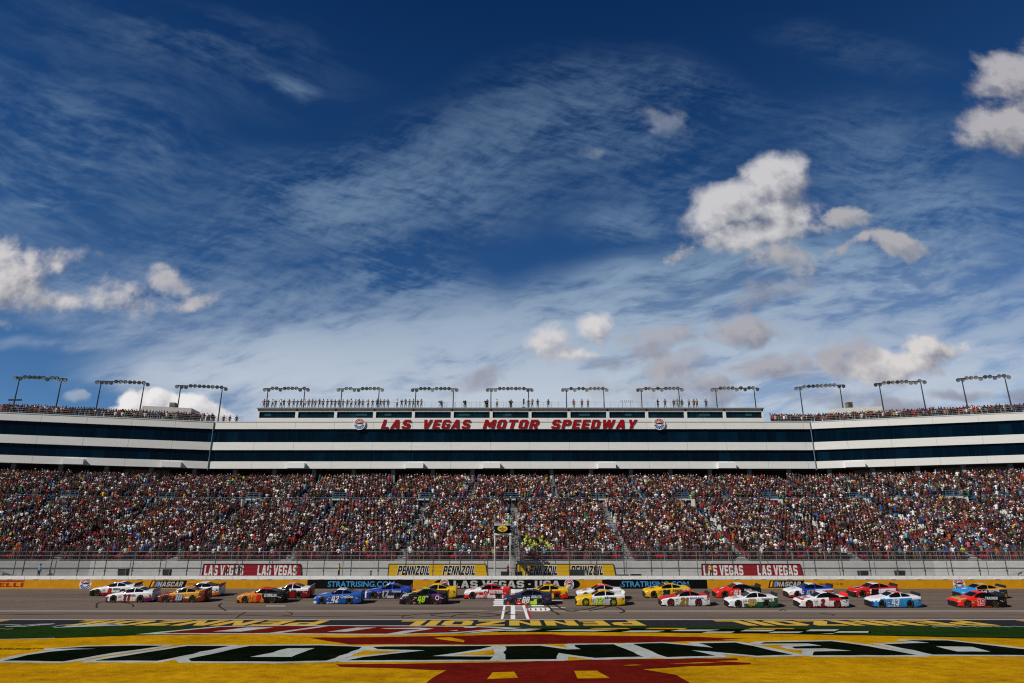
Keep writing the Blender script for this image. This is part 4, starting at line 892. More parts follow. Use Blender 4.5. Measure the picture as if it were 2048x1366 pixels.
# plant rooms and boxes on the roofs
M_UNIT = mat('pale_roof_unit', (.50, .50, .47), .7, var=.1)
def at_q(px, q, py):
    """point of the picture column/row on the bent sheet q"""
    best = None
    for i in range(-1050, 1051):
        s = i*.1; p = P(s, q, 0); d = ray(px, py); t = p.y/d.y; e = abs(d.x*t-p.x)
        if best is None or e < best[0]: best = (e, s, CZ+d.z*t)
    return best[1], best[2]
for pa, pb, pt_, lab in ((278, 384, 813, 'pale grey sloping plant room on the roof of the shaded wing'), (1664, 1768, 814, 'flat white plant room on the roof of the sunlit wing')):
    s0, z0 = at_q(pa, QF+8, pt_); s1, z1 = at_q(pb, QF+8, pt_)
    zt2 = (z0+z1)/2; base = (P(s0, QF+8)+P(s1, QF+8))/2; b = MB()
    t = thing('plant_room', lab, 'plant room', (base.x, base.y, ZZ['top']))
    A, B, C_, D = P(s0-.6, QF+8), P(s1, QF+8), P(s1, QF+12), P(s0-.6, QF+12)
    A2, B2, C2, D2 = P(s0+.5, QF+8.4), P(s1-.2, QF+8.4), P(s1-.2, QF+12), P(s0+.5, QF+12)
    b.hexa([Vector((p.x, p.y, ZZ['top']-.1)) for p in (A, B, C_, D)]+[Vector((p.x, p.y, zt2)) for p in (A2, B2, C2, D2)]); b.build('shell', M_UNIT, t)
for px, pt_, pb, w, lab in ((343, 806, 818, 1.1, 'small boxy vent housing on top of the sloping plant room'), (1701, 805, 815, 1.0, 'dark square vent housing on the white plant room')):
    s, z = at_q(px, QF+8.6, pt_); s, zb_ = at_q(px, QF+8.6, pb); p = P(s, QF+9, 0); t = thing('roof_vent', lab, 'vent', (p.x, p.y, zb_))
    b = MB(); b.box((p.x-w/2, p.y-.5, zb_-.1), (p.x+w/2, p.y+.6, z)); b.box((p.x-w/2-.05, p.y-.55, z), (p.x+w/2+.05, p.y+.65, z+.08)); b.build('housing', mat('tan_vent', (.17, .16, .12), .7), t)
    b = MB()
    for i in range(4): b.box((p.x-w*.38, p.y-.53, zb_+.15+i*.22), (p.x+w*.38, p.y-.505, zb_+.25+i*.22))
    b.build('louvre', mat('louvre_dark', (.03, .03, .03)), t)

# ================================================================== floodlights
M_DARK = mat('dark_floodlight_metal', (.035, .036, .04), .45, metal=.4); M_LENS = mat('floodlight_glass', (.30, .30, .30), .15)
LIGHTS = [((40, 754), (124, 757), (28, 812), (112, 822)), ((203, 762), (289, 766), (194, 822), (279, 830)), ((362, 771), (445, 775), (352, 832), (436, 842)),
 ((536.5, 777), (610, 777), None, None), ((684, 777.5), (758.5, 777.5), None, None), ((832, 777.5), (907, 777.5), None, None), ((982, 777.5), (1057, 777.5), None, None),
 ((1132.5, 777.5), (1207, 777.5), None, None), ((1282, 777.5), (1357, 777), None, None), ((1431, 777), (1507.5, 776), None, None),
 ((1599, 774), (1679, 770), None, None), ((1758, 766.5), (1840.6, 762), None, None), ((1923, 757), (2008.7, 752), None, None)]
LZT = 39.9
WHERE = ['over shaded wing, beside a small cloud', 'where the big low cloud begins', 'by the bend of the shaded wing', 'above the first tower bay', 'above the second tower window pair', 'above the fifth tower bay', 'above the camera crews',
 'above three people in red and tan', 'above the antenna rack', 'above the bare end of the tower', 'just past the tower on the sunlit wing', 'above the white plant room', 'over the last roof crowd of the sunlit wing']
def floodlight(i, A, B, proto=None):
    a = at_z(A[0], A[1], LZT); c = at_z(B[0], B[1], LZT); d = (c-a); L = d.length; ang = math.atan2(d.y, d.x)
    t = thing('floodlight_mast', 'twin pole floodlight frame '+WHERE[i], 'floodlight', (a.x, a.y, ZZ['top']), (0, 0, ang), 'floodlight frames on the roof')
    z1 = LZT-ZZ['top']
    for x in (0, L):
        b = MB(); b.bar((x, 0, 0), (x, 0, z1-.1), .16, 10, r2=.09)
        b.bar((x, 0, 0), (x, 0, 1.2), .22, 8); b.build('pole', M_DARK, t, world=False)
    b = MB(); b.bar((-.8, 0, z1), (L+.8, 0, z1), .09, 6); b.build('crossbar', M_DARK, t, world=False)
    rr = random.Random(i)
    n = 12; low = rr.sample(range(1, n-1), 2)
    for k in range(n):
        x = -.7+(L+1.4)*k/(n-1); dz = (-.28 if k in (0, 1, n-1) or k in low else .06); yaw = rr.uniform(-.5, .5)
        b = MB(); ax = Vector((math.sin(yaw), -math.cos(yaw), -.55)).normalized(); c0 = Vector((x, 0, z1+dz))
        b.lathe([(.02, -.34), (.22, -.30), (.36, -.05), (.40, .10), (.40, .16)], c0, ax, 10, 0); b.lathe([(.395, .15), (.02, .12)], c0, ax, 10, 1)
        b.bar(c0, (x, 0, z1), .04, 4); b.build('lamp', [M_DARK, M_LENS], t, True, world=False)
    return t
for i, (A, B, _, _) in enumerate(LIGHTS): floodlight(i, A, B)

# ================================================================== banners
def banner(body, xa, xb, n, base, txt, outline, label, cat='banner', gap=.5, bold=.03, frac=(.14, .86), width=.42, name='banner', starts=None):
    y = SY-.10; z0 = z_of(1153.5, y); z1 = z_of(1128.0, y); X0 = x_of(xa, y, 4); X1 = x_of(xb, y, 4)
    t = thing(name, label, cat, ((X0+X1)/2, y, z0), group=None)
    sk = .25
    b = MB(); b.hexa([Vector(v) for v in ((X0, y, z0), (X1+sk, y, z0), (X1+sk, y+.05, z0), (X0, y+.05, z0), (X0+sk*.3, y, z1), (X1, y, z1), (X1, y+.05, z1), (X0+sk*.3, y+.05, z1))])
    b.build('cloth', base, t)
    b = MB()
    for (p, q) in (((X0, z1), (X1, z1)), ((X0, z0), (X0+sk*.3, z1)), ((X1+sk, z0), (X1, z1))): b.bar((p[0], y-.01, p[1]), (q[0], y-.01, q[1]), .045, 4)
    b.build('frame', M_WBLK, t)
    for (u0, u1) in starts:
        b = MB(); H = z1-z0
        if outline: b.block(body, (X0+(X1-X0)*u0, y-.006, z0+H*frac[0]), (1, 0, 0), (0, 0, 1), (X1-X0)*(u1-u0), H*(frac[1]-frac[0]), 1, .18, grow_by=.055)
        b.block(body, (X0+(X1-X0)*u0, y-.014, z0+H*frac[0]), (1, 0, 0), (0, 0, 1), (X1-X0)*(u1-u0), H*(frac[1]-frac[0]), 0, .18 if outline else 0)
        b.build('lettering', [txt]+([outline] if outline else []), t)
M_BRED = mat('dark_red_banner', (.26, .010, .018), .8, var=.08, spec=.08); M_BYEL = mat('yellow_banner', (.64, .38, .008), .8, var=.05, spec=.08)
banner('PENNZOIL', 776, 971, 2, M_BYEL, M_WBLK, M_SIGNW, 'yellow banner with black lettering between the plain grey wall and the flag stand', starts=((.095, .44), (.56, .905)))
banner('PENNZOIL', 1031, 1227, 2, M_BYEL, M_WBLK, M_SIGNW, 'yellow banner with black lettering just past the flag stand ladder', starts=((.095, .44), (.56, .905)))
banner('LAS VEGAS', 405, 600, 2, M_BRED, M_SIGNW, None, 'dark red banner with white lettering behind the orange and black car 8', starts=((.02, .42), (.565, .97)), frac=(.10, .90), bold=.02)
banner('LAS VEGAS', 1403, 1601, 2, M_BRED, M_SIGNW, None, 'dark red banner with white lettering behind the red and black car 41', starts=((.02, .42), (.565, .97)), frac=(.10, .90), bold=.02)
banner('PENNZOIL', 2001, 2196, 2, M_BYEL, M_WBLK, M_SIGNW, 'yellow banner cut off by the photo edge, behind the blue and orange car', starts=((.095, .44), (.56, .905)))
banner('PENNZOIL', -190, 3, 2, M_BYEL, M_WBLK, M_SIGNW, 'sliver of a yellow banner at the photo edge, near the person in light blue', starts=((.095, .44), (.56, .905)))

# ================================================================== flag stand
fs = thing('flag_stand', 'white posted flag stand with black box and yellow oval emblem at the finish line', 'flag stand', (x_of(1006, 85.3, 6), 85.3, LZ))
fy0, fy1 = 84.9, 87.0; xl = x_of(989.5, 85, 6); xr = x_of(1020.5, 85, 6); zf = z_of(1069, 85); zt3 = z_of(1050.5, 85)
M_FW = mat('white_steel_post', (.66, .66, .63), .4)
for x in (xl, xr):
    for y in (fy0, fy1): b = MB(); b.bar((x, y, LZ), (x, y, zf), .085 if y == fy0 else .06, 8); b.build('post', M_FW, fs)
b = MB(); b.box((xl-.12, fy0-.12, zf-.05), (xr+.12, fy1+.1, zf+.16)); b.build('floor', M_FW, fs)
b = MB(); n = 10
for i in range(n):       # bowed black front
    t0 = i/n; t1 = (i+1)/n; f = lambda t: (xl-.03+(xr-xl+.06)*t, fy0-.1-.22*math.sin(math.pi*t))
    a, c = f(t0), f(t1); b.hexa([Vector(v) for v in ((a[0], a[1], zf+.16), (c[0], c[1], zf+.16), (c[0], c[1]+.06, zf+.16), (a[0], a[1]+.06, zf+.16), (a[0], a[1], zt3), (c[0], c[1], zt3), (c[0], c[1]+.06, zt3), (a[0], a[1]+.06, zt3))])
b.box((xl-.03, fy0-.1, zf+.16), (xl+.03, fy1, zt3)); b.box((xr-.03, fy0-.1, zf+.16), (xr+.03, fy1, zt3)); b.build('black_box', M_WBLK, fs)
b = MB()
for z, off in ((zt3, .0), (zt3+.22, .02)):
    pp = [Vector((xl-.06+(xr-xl+.12)*i/n, fy0-.12-off-.22*math.sin(math.pi*i/n), z)) for i in range(n+1)]
    for p, q in zip(pp, pp[1:]): b.bar(p, q, .06 if z == zt3 else .03, 6)
for x in (xl, xr, (xl+xr)/2): b.bar((x, fy0-.12, zt3), (x, fy0-.12, zt3+.95), .025, 5)
b.build('rail', M_FW, fs)
b = MB(); cx = (xl+xr)/2; cz = (zf+zt3)/2+.12; yy = fy0-.36
def ell_(b, cx, cz, rx, rz, y, mi): b.add([(cx+rx*math.cos(t), y, cz+rz*math.sin(t)) for t in [2*math.pi*i/28 for i in range(28)]], [tuple(range(28))], mi)
ell_(b, cx, cz, .60, .36, yy, 0); ell_(b, cx, cz, .54, .30, yy-.004, 1)
b.add([(cx-.34, yy-.008, cz-.12), (cx+.34, yy-.008, cz-.12), (cx, yy-.008, cz-.30)], [(0, 1, 2)], 2); b.add([(cx-.08, yy-.008, cz+.1), (cx+.08, yy-.008, cz+.1), (cx, yy-.008, cz+.28)], [(0, 1, 2)], 2)
b.text('PENNZOIL', (cx-.40, yy-.012, cz-.09), (1, 0, 0), (0, 0, 1), .80, .18, 3, .1, .03); b.build('oval_emblem', [M_SIGNY, mat('emblem_gold', (.70, .50, .05), .5), M_WRED, M_WBLK], fs)
b = MB()          # ladder
lx0, lx1 = xr+.35, xr+.85
for x in (lx0, lx1): b.bar((x, fy1, LZ), (x, fy1+.2, zt3+.9), .035, 5)
for i in range(19): z = LZ+.3+i*.33; b.bar((lx0, fy1, z), (lx1, fy1, z), .03, 4)
for i in range(8): z = LZ+2.3+i*.55; b.bar((lx0, fy1-.5, z), (lx1, fy1-.5, z), .02, 4); b.bar((lx0, fy1-.5, z), (lx0, fy1, z), .02, 4); b.bar((lx1, fy1-.5, z), (lx1, fy1, z), .02, 4)
b.bar((lx0, fy1-.5, LZ+2.3), (lx0, fy1-.5, LZ+6.2), .02, 4); b.bar((lx1, fy1-.5, LZ+2.3), (lx1, fy1-.5, LZ+6.2), .02, 4)
b.build('caged_ladder', M_RAIL, fs)

# service lane equipment
def speaker_box(px, py0, py1, w, label):
    y = 87.6; x = x_of(px, y, 3.6); z0 = LZ; z1 = z_of(py0, y); t = thing('black_case', label, 'equipment case', (x, y, z0))
    wm = w/F*84.2; b = MB()
    b.hexa([Vector(v) for v in ((x-wm/2+.08, y, z0), (x+wm/2-.06, y, z0), (x+wm/2, y+.6, z0), (x-wm/2+.05, y+.6, z0), (x-wm/2, y-.1, z1), (x+wm/2, y-.1, z1), (x+wm/2, y+.6, z1), (x-wm/2, y+.6, z1))]); b.build('case_body', mat('matt_black_case', (.012, .014, .012), .7), t)
    b = MB(); b.bar((x-wm/2, y-.12, z1), (x+wm/2, y-.12, z1), .03, 4); b.bar((x-wm/2, y-.12, z0+.2), (x-wm/2, y-.12, z1), .03, 4); b.bar((x+wm/2, y-.12, z0+.2), (x+wm/2, y-.12, z1), .03, 4); b.build('edge_frame', mat('grey_case_frame', (.20, .20, .20), .5), t)
for a in ((244, 1137.5, 1146, 16, 'small black case behind the wall near the round badge'), (332, 1138.5, 1147, 13, 'small black case behind the wall just before the red banner'),
          (1728, 1141, 1149, 17, 'black case behind the wall, the one closer to the red banner'), (1802, 1141, 1149, 16, 'black case behind the wall, the one closer to the yellow banner at the edge'),
          (1012, 1143, 1152, 20, 'low black cabinet behind the wall between the flag stand posts'), (1037, 1143, 1152, 15, 'low black cabinet beside the flag stand ladder'),
          (1154, 1139, 1152, 30, 'wide black screen case in front of the yellow banner'), (1246, 1149, 1152, 22, 'low dark green equipment roll behind the wall'), (1272, 1148, 1152, 20, 'low mottled equipment pile behind the wall')):
    speaker_box(*a)
# antenna rack and lamps on the tower roof
t = thing('antenna_rack', 'rack of small antennas on the tower roof near its empty end', 'antenna rack', (x_of(1262, QF, 34), QF+1, 33.5)); b = MB()
x0, x1 = x_of(1243, QF, 35), x_of(1266, QF, 35)
b.bar((x0, QF+1, 34.9), (x1, QF+1, 34.9), .04, 4); b.bar((x0+.3, QF+1, 33.5), (x0+.3, QF+1, 34.9), .04, 4); b.bar((x1-.3, QF+1, 33.5), (x1-.3, QF+1, 34.9), .04, 4); b.build('rack_frame', M_DARK, t)
for i in range(7):
    x = x0+(x1-x0)*i/6; b = MB(); b.bar((x, QF+1, 34.85), (x, QF+1, 35.25+.1*(i % 2)), .035, 4); b.bar((x-.12, QF+1, 35.15), (x+.12, QF+1, 35.15), .03, 4); b.build('antenna', M_DARK, t)
t = thing('loudspeaker_rack', 'row of small loudspeakers on a pole base among the roof crowd at the very edge', 'loudspeakers', (x_of(30, 131, 35), 122, ZZ['top'])); b = MB()
p = at_y(30, 800, 122.5); b.bar((p.x-1.1, p.y, p.z), (p.x+1.1, p.y, p.z), .05, 4); b.bar((p.x, p.y, p.z), (p.x, p.y, ZZ['top']), .07, 5); b.build('mount', M_DARK, t)
for i in range(7): b = MB(); x = p.x-1.05+i*.35; b.box((x-.12, p.y-.15, p.z-.12), (x+.12, p.y+.15, p.z+.16)); b.build('speaker', M_DARK, t)

# ================================================================== people
SHIRTS = [('black', (.005, .005, .006), 34), ('charcoal', (.018, .018, .021), 12), ('maroon', (.08, .009, .011), 16), ('red', (.38, .016, .018), 7), ('white', (.76, .76, .76), 13), ('grey', (.20, .20, .21), 8),
          ('navy', (.012, .016, .05), 6), ('blue', (.02, .075, .30), 5), ('light blue', (.16, .38, .55), 2.5), ('orange', (.55, .13, .015), 1.8), ('yellow', (.60, .40, .03), 1.4), ('green', (.03, .20, .05), 1.6),
          ('teal', (.03, .26, .26), .9), ('pink', (.55, .12, .17), 1.6), ('brown', (.06, .03, .018), 12), ('tan', (.34, .25, .16), 4), ('purple', (.07, .03, .16), 1.6), ('neon', (.42, .62, .03), .12)]
LEGS = [('blue jeans', (.014, .022, .05)), ('black trousers', (.006, .006, .007)), ('khaki shorts', (.12, .09, .055)), ('grey trousers', (.05, .05, .053))]
HATS = [('white cap', (.72, .72, .72)), ('black cap', (.012, .012, .012)), ('red cap', (.36, .02, .02)), ('blue cap', (.02, .06, .22)), ('bare head', None)]
HAIRC = [(.008, .005, .004), (.018, .010, .006), (.05, .028, .014), (.13, .10, .07)]
SKINC = [(.25, .12, .08), (.20, .095, .06), (.15, .068, .042), (.09, .042, .025), (.30, .16, .11)]
def pmat(kind, name, c, rough=.8): return mat(kind+' '+name, c, rough, var=.06, vscale=9)
M_SH = {n: pmat('shirt', n, c) for n, c, w in SHIRTS}; M_LG = {n: pmat('legs', n, c) for n, c in LEGS}; M_HT = {n: pmat('cap', n, c) for n, c in HATS if c}
M_HAIR = [mat('hair %d' % i, c, .7) for i, c in enumerate(HAIRC)]; M_SKIN = [mat('skin %d' % i, c, .55) for i, c in enumerate(SKINC)]; M_SHOE = mat('dark_shoes', (.03, .03, .03), .6)
# pose: (shoulder->elbow, elbow->wrist) per side in body space, facing -Y
ARM = {'down': ((.05, .01, -.28), (.02, -.05, -.25)), 'hip': ((.17, .04, -.22), (-.13, -.07, -.14)), 'up': ((.10, -.12, .20), (-.02, -.08, .24)), 'phone': ((.05, -.16, -.18), (-.12, -.12, .20)),
       'fold': ((.04, -.08, -.25), (-.22, -.12, .04)), 'rail': ((.06, -.15, -.22), (.02, -.22, .0)), 'face': ((.10, -.16, -.12), (-.16, -.05, .24)), 'out': ((.22, -.05, -.10), (.20, -.06, .02)), 'point': ((.05, -.24, -.02), (-.02, -.25, .05))}
POSES = {'arms at sides': ('down', 'down'), 'hands on hips': ('hip', 'hip'), 'arms raised': ('up', 'up'), 'phone raised': ('phone', 'phone'), 'arms folded': ('fold', 'fold'), 'hands on rail': ('rail', 'rail'),
         'shading eyes': ('face', 'down'), 'one arm up': ('down', 'up'), 'pointing': ('point', 'down')}
def skin_person(pose, crouch=0.0, fingers=True):
    V = []; E = []; Rr = []; zone = []
    def j(p, r, parent=None, z=None):
        V.append(Vector(p)); Rr.append(r if isinstance(r, tuple) else (r, r))
        if parent is not None: E.append((parent, len(V)-1)); zone.append(z)
        return len(V)-1
    pe = j((0, 0, .96), (.135, .10)); sp = j((0, 0, 1.14), (.125, .095), pe, 1); ch = j((0, 0, 1.32), (.155, .105), sp, 1); uc = j((0, .01, 1.43), (.12, .085), ch, 1)
    nk = j((0, 0, 1.52), (.052, .055), uc, 0); hb = j((0, -.015, 1.60), (.070, .080), nk, 0); hm = j((0, -.01, 1.69), (.078, .092), hb, 3); ht = j((0, .0, 1.765), (.058, .070), hm, 3)
    j((0, -.115, 1.645), (.016, .018), hb, 0)
    for sx, arm in ((-1, pose[0]), (1, pose[1])):
        a, b_ = ARM[arm]; sh = j((sx*.185, 0, 1.41), .062, uc, 1)
        el = j(V[sh]+Vector((sx*a[0], a[1], a[2])), .046, sh, 1); wr = j(V[el]+Vector((sx*b_[0], b_[1], b_[2])), .030, el, 0)
        d = Vector((sx*b_[0], b_[1], b_[2])).normalized(); pl = j(V[wr]+d*.07, (.038, .020), wr, 0)
        side = d.cross(Vector((0, 1, .2))).normalized()
        if fingers:
            for i, (o, L) in enumerate(((-.028, .062), (-.009, .075), (.010, .070), (.028, .052))):
                f1 = j(V[pl]+d*.035+side*o, .009, pl, 0); j(V[f1]+d*L*.8+Vector((0, -.02, 0)), .007, f1, 0)
            t1 = j(V[wr]+d*.035-side*.04, .011, wr, 0); j(V[t1]+d*.045-side*.012, .009, t1, 0)
        hp = j((sx*.085, 0, .88), .088, pe, 2); kn = j((sx*.11, -.015, .49), .058, hp, 2); an = j((sx*.12, .01, .085), .040, kn, 2); j((sx*.135, -.13, .035), (.040, .032), an, 4)
    me = bpy.data.meshes.new('person'); me.from_pydata(V, E, []); ob = bpy.data.objects.new('person', me); COL.objects.link(ob)
    md = ob.modifiers.new('s', 'SKIN'); md.use_smooth_shade = True
    sv = me.skin_vertices[0].data
    for i, r in enumerate(Rr): sv[i].radius = r; sv[i].use_root = (i == 0)
    sd = ob.modifiers.new('d', 'SUBSURF'); sd.levels = 1; sd.render_levels = 1
    dg = bpy.context.evaluated_depsgraph_get(); dg.update(); out = bpy.data.meshes.new_from_object(ob.evaluated_get(dg))
    bpy.data.objects.remove(ob); bpy.data.meshes.remove(me)
    n = len(out.polygons); cs = np.array([p.center[:] for p in out.polygons])
    A = np.array([V[a][:] for a, b_ in E]); B = np.array([V[b_][:] for a, b_ in E]); AB = B-A; L2 = (AB**2).sum(1)
    t = np.clip(((cs[:, None, :]-A[None])*AB[None]).sum(2)/L2[None], 0, 1); D = np.linalg.norm(cs[:, None, :]-(A[None]+t[..., None]*AB[None]), axis=2)
    idx = D.argmin(1); zn = np.array([zone[i] for i in idx])
    hd = cs[:, 2] > 1.56
    zn[hd] = np.where((cs[hd, 2] > 1.725) | (cs[hd, 1] > .015), 3, 0)
    z_waist = cs[:, 2] < 1.0
    zn[(zn == 1) & z_waist & (abs(cs[:, 0]) < .16)] = 2
    out.materials.clear()
    for m in (M_SKIN[0], M_SH['grey'], M_LG['blue jeans'], M_HAIR[0], M_SHOE): out.materials.append(m)
    out.polygons.foreach_set('material_index', zn.astype(np.int32)); out.polygons.foreach_set('use_smooth', [True]*n)
    me = out; me.name = 'person'
    return me
PM = {k: skin_person(v) for k, v in POSES.items()}
def cap_mesh(c):
    b = MB(); b.lathe([(.090, 1.705), (.095, 1.74), (.078, 1.79), (.035, 1.815), (.002, 1.818)], (0, .0, 0), (0, 0, 1), 10)
    b.add([(-.075, -.055, 1.712), (.075, -.055, 1.712), (.055, -.165, 1.700), (-.055, -.165, 1.700), (-.075, -.055, 1.722), (.075, -.055, 1.722), (.055, -.165, 1.708), (-.055, -.165, 1.708)],
          [(0, 3, 2, 1), (4, 5, 6, 7), (0, 1, 5, 4), (1, 2, 6, 5), (2, 3, 7, 6), (3, 0, 4, 7)])
    me = bpy.data.meshes.new('cap'); me.from_pydata(b.v, [], b.f); me.materials.append(c); me.polygons.foreach_set('use_smooth', [True]*len(b.f)); return me
CM = {k: cap_mesh(m) for k, m in M_HT.items()}
prng = random.Random(5); used_labels = set(); NP = [0]
def person(loc, rz, shirt, legs, hat, pose, label, group, h=1.0):
    o = bpy.data.objects.new('person', PM[pose]); COL.objects.link(o); o.location = loc; o.rotation_euler = (0, 0, rz); o.scale = (h, h, h)
    if 'tower' in group: o.scale = (h*1.2, h*1.2, h*1.02)
    sk = prng.choice(M_SKIN)
    for i, m in enumerate((sk, M_SH[shirt], M_LG[legs], prng.choice(M_HAIR), M_SHOE)):
        o.material_slots[i].link = 'OBJECT'; o.material_slots[i].material = m
    if hat != 'bare head':
        c = bpy.data.objects.new('cap', CM[hat]); COL.objects.link(c); c.parent = o
    o['label'] = label; o['category'] = 'person'; o['group'] = group; NP[0] += 1
    return o
def pick(pal): return prng.choices([p[0] for p in pal], [p[2] for p in pal])[0]
def attrs(where, tail, poses, fixed_shirt=None):
    for _ in range(400):
        sh = fixed_shirt or pick(SHIRTS); lg = prng.choice(LEGS)[0] if where != 'crew' else 'black trousers'; ht = prng.choices([x[0] for x in HATS], [3, 3, 1.5, 1, 4] if where != 'crew' else [.7, 6, .5, 1, 4])[0]; ps = prng.choice(poses)
        lab = '%s, %s shirt, %s, %s, %s, %s' % (where, sh, lg, ht, ps, tail)
        if len(lab.split()) > 16: lab = '%s, %s shirt, %s, %s, %s' % (where, sh, ht, ps, tail)
        if lab not in used_labels: used_labels.add(lab); return sh, lg, ht, ps, lab
# --- crew and guests on the tower roof
RZ = 33.5
row = [(x/4.654+500, 'black') for x in (127, 166, 208, 237, 283, 310, 363, 404, 437, 472, 508, 543, 577, 609, 646, 677, 717, 755, 788, 825, 861, 904, 941, 979, 1014, 1047, 1098, 1140, 1182, 1212, 1246, 1282, 1368, 1411, 1447, 1484, 1520, 1560, 1594)]
over = {2: 'white', 3: 'maroon', 4: 'white', 10: 'white', 13: 'red', 15: 'grey', 17: 'navy', 21: 'brown', 22: 'white', 23: 'grey', 26: 'tan', 32: 'white', 34: 'navy', 36: 'grey', 38: 'tan'}
for i, (px, c) in enumerate(row):
    bay = int((px-515)/77.8)+1; nth = ('first', 'second', 'third', 'fourth', 'fifth', 'sixth')[bay-1 if bay < 7 else 5]
    c = over.get(i, prng.choice(['black', 'black', 'black', 'charcoal', 'brown', 'navy']))
    sh, lg, ht, ps, lab = attrs('crew', 'over %s tower window' % nth, ['arms folded', 'phone raised', 'hands on hips', 'shading eyes', 'arms folded'], c)
    person((x_of(px, QF+.2, 34.5), QF+.25+prng.random()*.3, RZ), prng.uniform(-.3, .3), sh, 'black trousers', ht, ps, lab, 'people along the tower roof', prng.uniform(.98, 1.08))
row2 = [(975, 'black'), (994, 'white'), (1022, 'black'), (1057, 'navy'), (1064.5, 'orange'), (1075.5, 'black'), (1096.5, 'black'), (1147.5, 'red'), (1164, 'red'), (1176, 'tan'), (1315.6, 'brown'), (1330.3, 'black'), (1348, 'charcoal'), (1355, 'grey'), (1364, 'black'), (1394, 'orange'), (1378, 'tan'), (1388, 'navy'), (1412, 'black')]
for px, c in row2:
    where = 'by camera crews' if px < 1110 else ('over middle bays' if px < 1250 else 'past antenna rack')
    sh, lg, ht, ps, lab = attrs('crew', 'tower roof %s' % where, ['arms folded', 'phone raised', 'hands on hips', 'arms at sides'], c)
    person((x_of(px, QF+.3, 34.5), QF+.3, RZ), prng.uniform(-.4, .4), sh, lg, ht, ps, lab, 'people along the tower roof', 1.03)
# television cameras
def tv_camera(px, i, label):
    x = x_of(px, QF+.6, 34.5); t = thing('television_camera', label, 'camera', (x, QF+.6, RZ), (0, 0, (-.25, .2, .1, -.1)[i % 4]), 'television cameras on the tower roof')
    b = MB()
    for a in (90, 210, 330): b.bar((.45*math.cos(R(a)), .45*math.sin(R(a)), 0), (0, 0, 1.05), .035, 5)
    b.build('tripod', M_DARK, t, world=False)
    b = MB(); b.box((-.16, -.22, 1.1), (.16, .34, 1.46)); b.bar((0, -.22, 1.28), (0, -.62, 1.26), .11, 10, r2=.15); b.box((-.2, -.7, 1.10), (.2, -.60, 1.42)); b.build('camera_body', M_DARK, t, world=False)
    b = MB(); b.box((-.26, .1, 1.42), (-.08, .36, 1.6)); b.bar((.05, .34, 1.2), (.2, .75, 1.05), .02, 5); b.build('viewfinder', M_DARK, t, world=False)
for i, (px, lab) in enumerate(((881, 'television camera on tripod ending the long crew line'), (928.5, 'television camera on tripod between two tall rail frames'), (971, 'television camera on tripod by the middle floodlight pole'), (1020, 'television camera on tripod nearest the tall loudspeaker'))):
    tv_camera(px, i, lab)
    sh, lg, ht, ps, lab2 = attrs('operator', 'behind television camera on tower roof', ['hands on rail', 'phone raised'], 'black')
    person((x_of(px, QF+1.1, 34.5)+.25, QF+1.25, RZ), 0, sh, 'black trousers', 'black cap', ps, 'operator in black behind the '+lab.split(' camera ')[1], 'camera operators on the tower roof', 1.0)
t = thing('tall_loudspeaker', 'tall black loudspeaker on the tower roof beside a person in navy', 'loudspeaker', (x_of(1047.5, QF+.4, 34.5), QF+.4, RZ)); b = MB(); x = x_of(1047.5, QF+.4, 34.5)
b.box((x-.16, QF+.2, RZ+.9), (x+.16, QF+.6, RZ+1.9)); b.build('cabinet', M_DARK, t); b = MB(); b.bar((x, QF+.4, RZ), (x, QF+.4, RZ+.95), .05, 5); b.box((x-.3, QF+.2, RZ), (x+.3, QF+.6, RZ+.3)); b.build('base', M_DARK, t)
# --- people in the service lane and on the flag stand
for px, y, sh, lg, ht, ps, rz, lab in (
 (79, 87.4, 'light blue', 'black trousers', 'black cap', 'arms at sides', 3.0, 'person in light blue shirt, back turned, behind the wall'),
 (452, 87.6, 'red', 'black trousers', 'red cap', 'arms at sides', .4, 'person in red in front of the first word of the red banner'),
 (469, 87.2, 'black', 'black trousers', 'black cap', 'arms folded', 2.6, 'person in black before the red banner, next to the one in red'),
 (478, 87.3, 'charcoal', 'grey trousers', 'bare head', 'phone raised', .2, 'person in charcoal before the red banner, third of the three there'),
 (678, 87.3, 'yellow', 'black trousers', 'black cap', 'arms folded', 1.2, 'person in yellow between the red banner and the first yellow banner'),
 (1016, 86.9, 'red', 'black trousers', 'bare head', 'arms folded', .5, 'person in red behind the black cabinet between the flag stand posts'),
 (1058, 87.2, 'yellow', 'black trousers', 'black cap', 'shading eyes', .3, 'person in yellow before the banner past the flag stand'),
 (1191, 87.2, 'charcoal', 'khaki shorts', 'bare head', 'arms at sides', .5, 'person in charcoal before the yellow banner, past the wide black screen case'),
 (1422, 87.3, 'yellow', 'black trousers', 'bare head', 'hands on hips', .2, 'person in yellow before the red banner above the 41 car'),
 (742, 86.6, 'grey', 'grey trousers', 'white cap', 'phone raised', .2, 'crouching photographer in grey behind the wall before the first yellow banner')):
    z = LZ-(.62 if px in (742,) else .12 if px not in (1016,) else 0.0)
    o = person((x_of(px, y, 4), y, LZ), rz, sh, lg, ht, ps, lab, 'people in the service lane', .97 if px != 742 else .62)
fl = person((1*(xl+xr)/2-.15, 86.0, zf+.16), .1, 'black', 'black trousers', 'bare head', 'arms raised', 'flag marshal in black on the flag stand above the oval emblem', 'people on the flag stand', 1.0)
fl2 = person((xr-.35, 86.5, zf+.16), -.2, 'yellow', 'grey trousers', 'bare head', 'one arm up', 'marshal in yellow on the flag stand, by the green flag', 'people on the flag stand', 1.0)
person((x_of(1031, 87.9, 9), 87.9, zf-.1+.26), -.3, 'white', 'blue jeans', 'bare head', 'hands on hips', 'person in white shirt and blue jeans on the ladder landing beside the flag stand', 'people on the flag stand', 1.02)
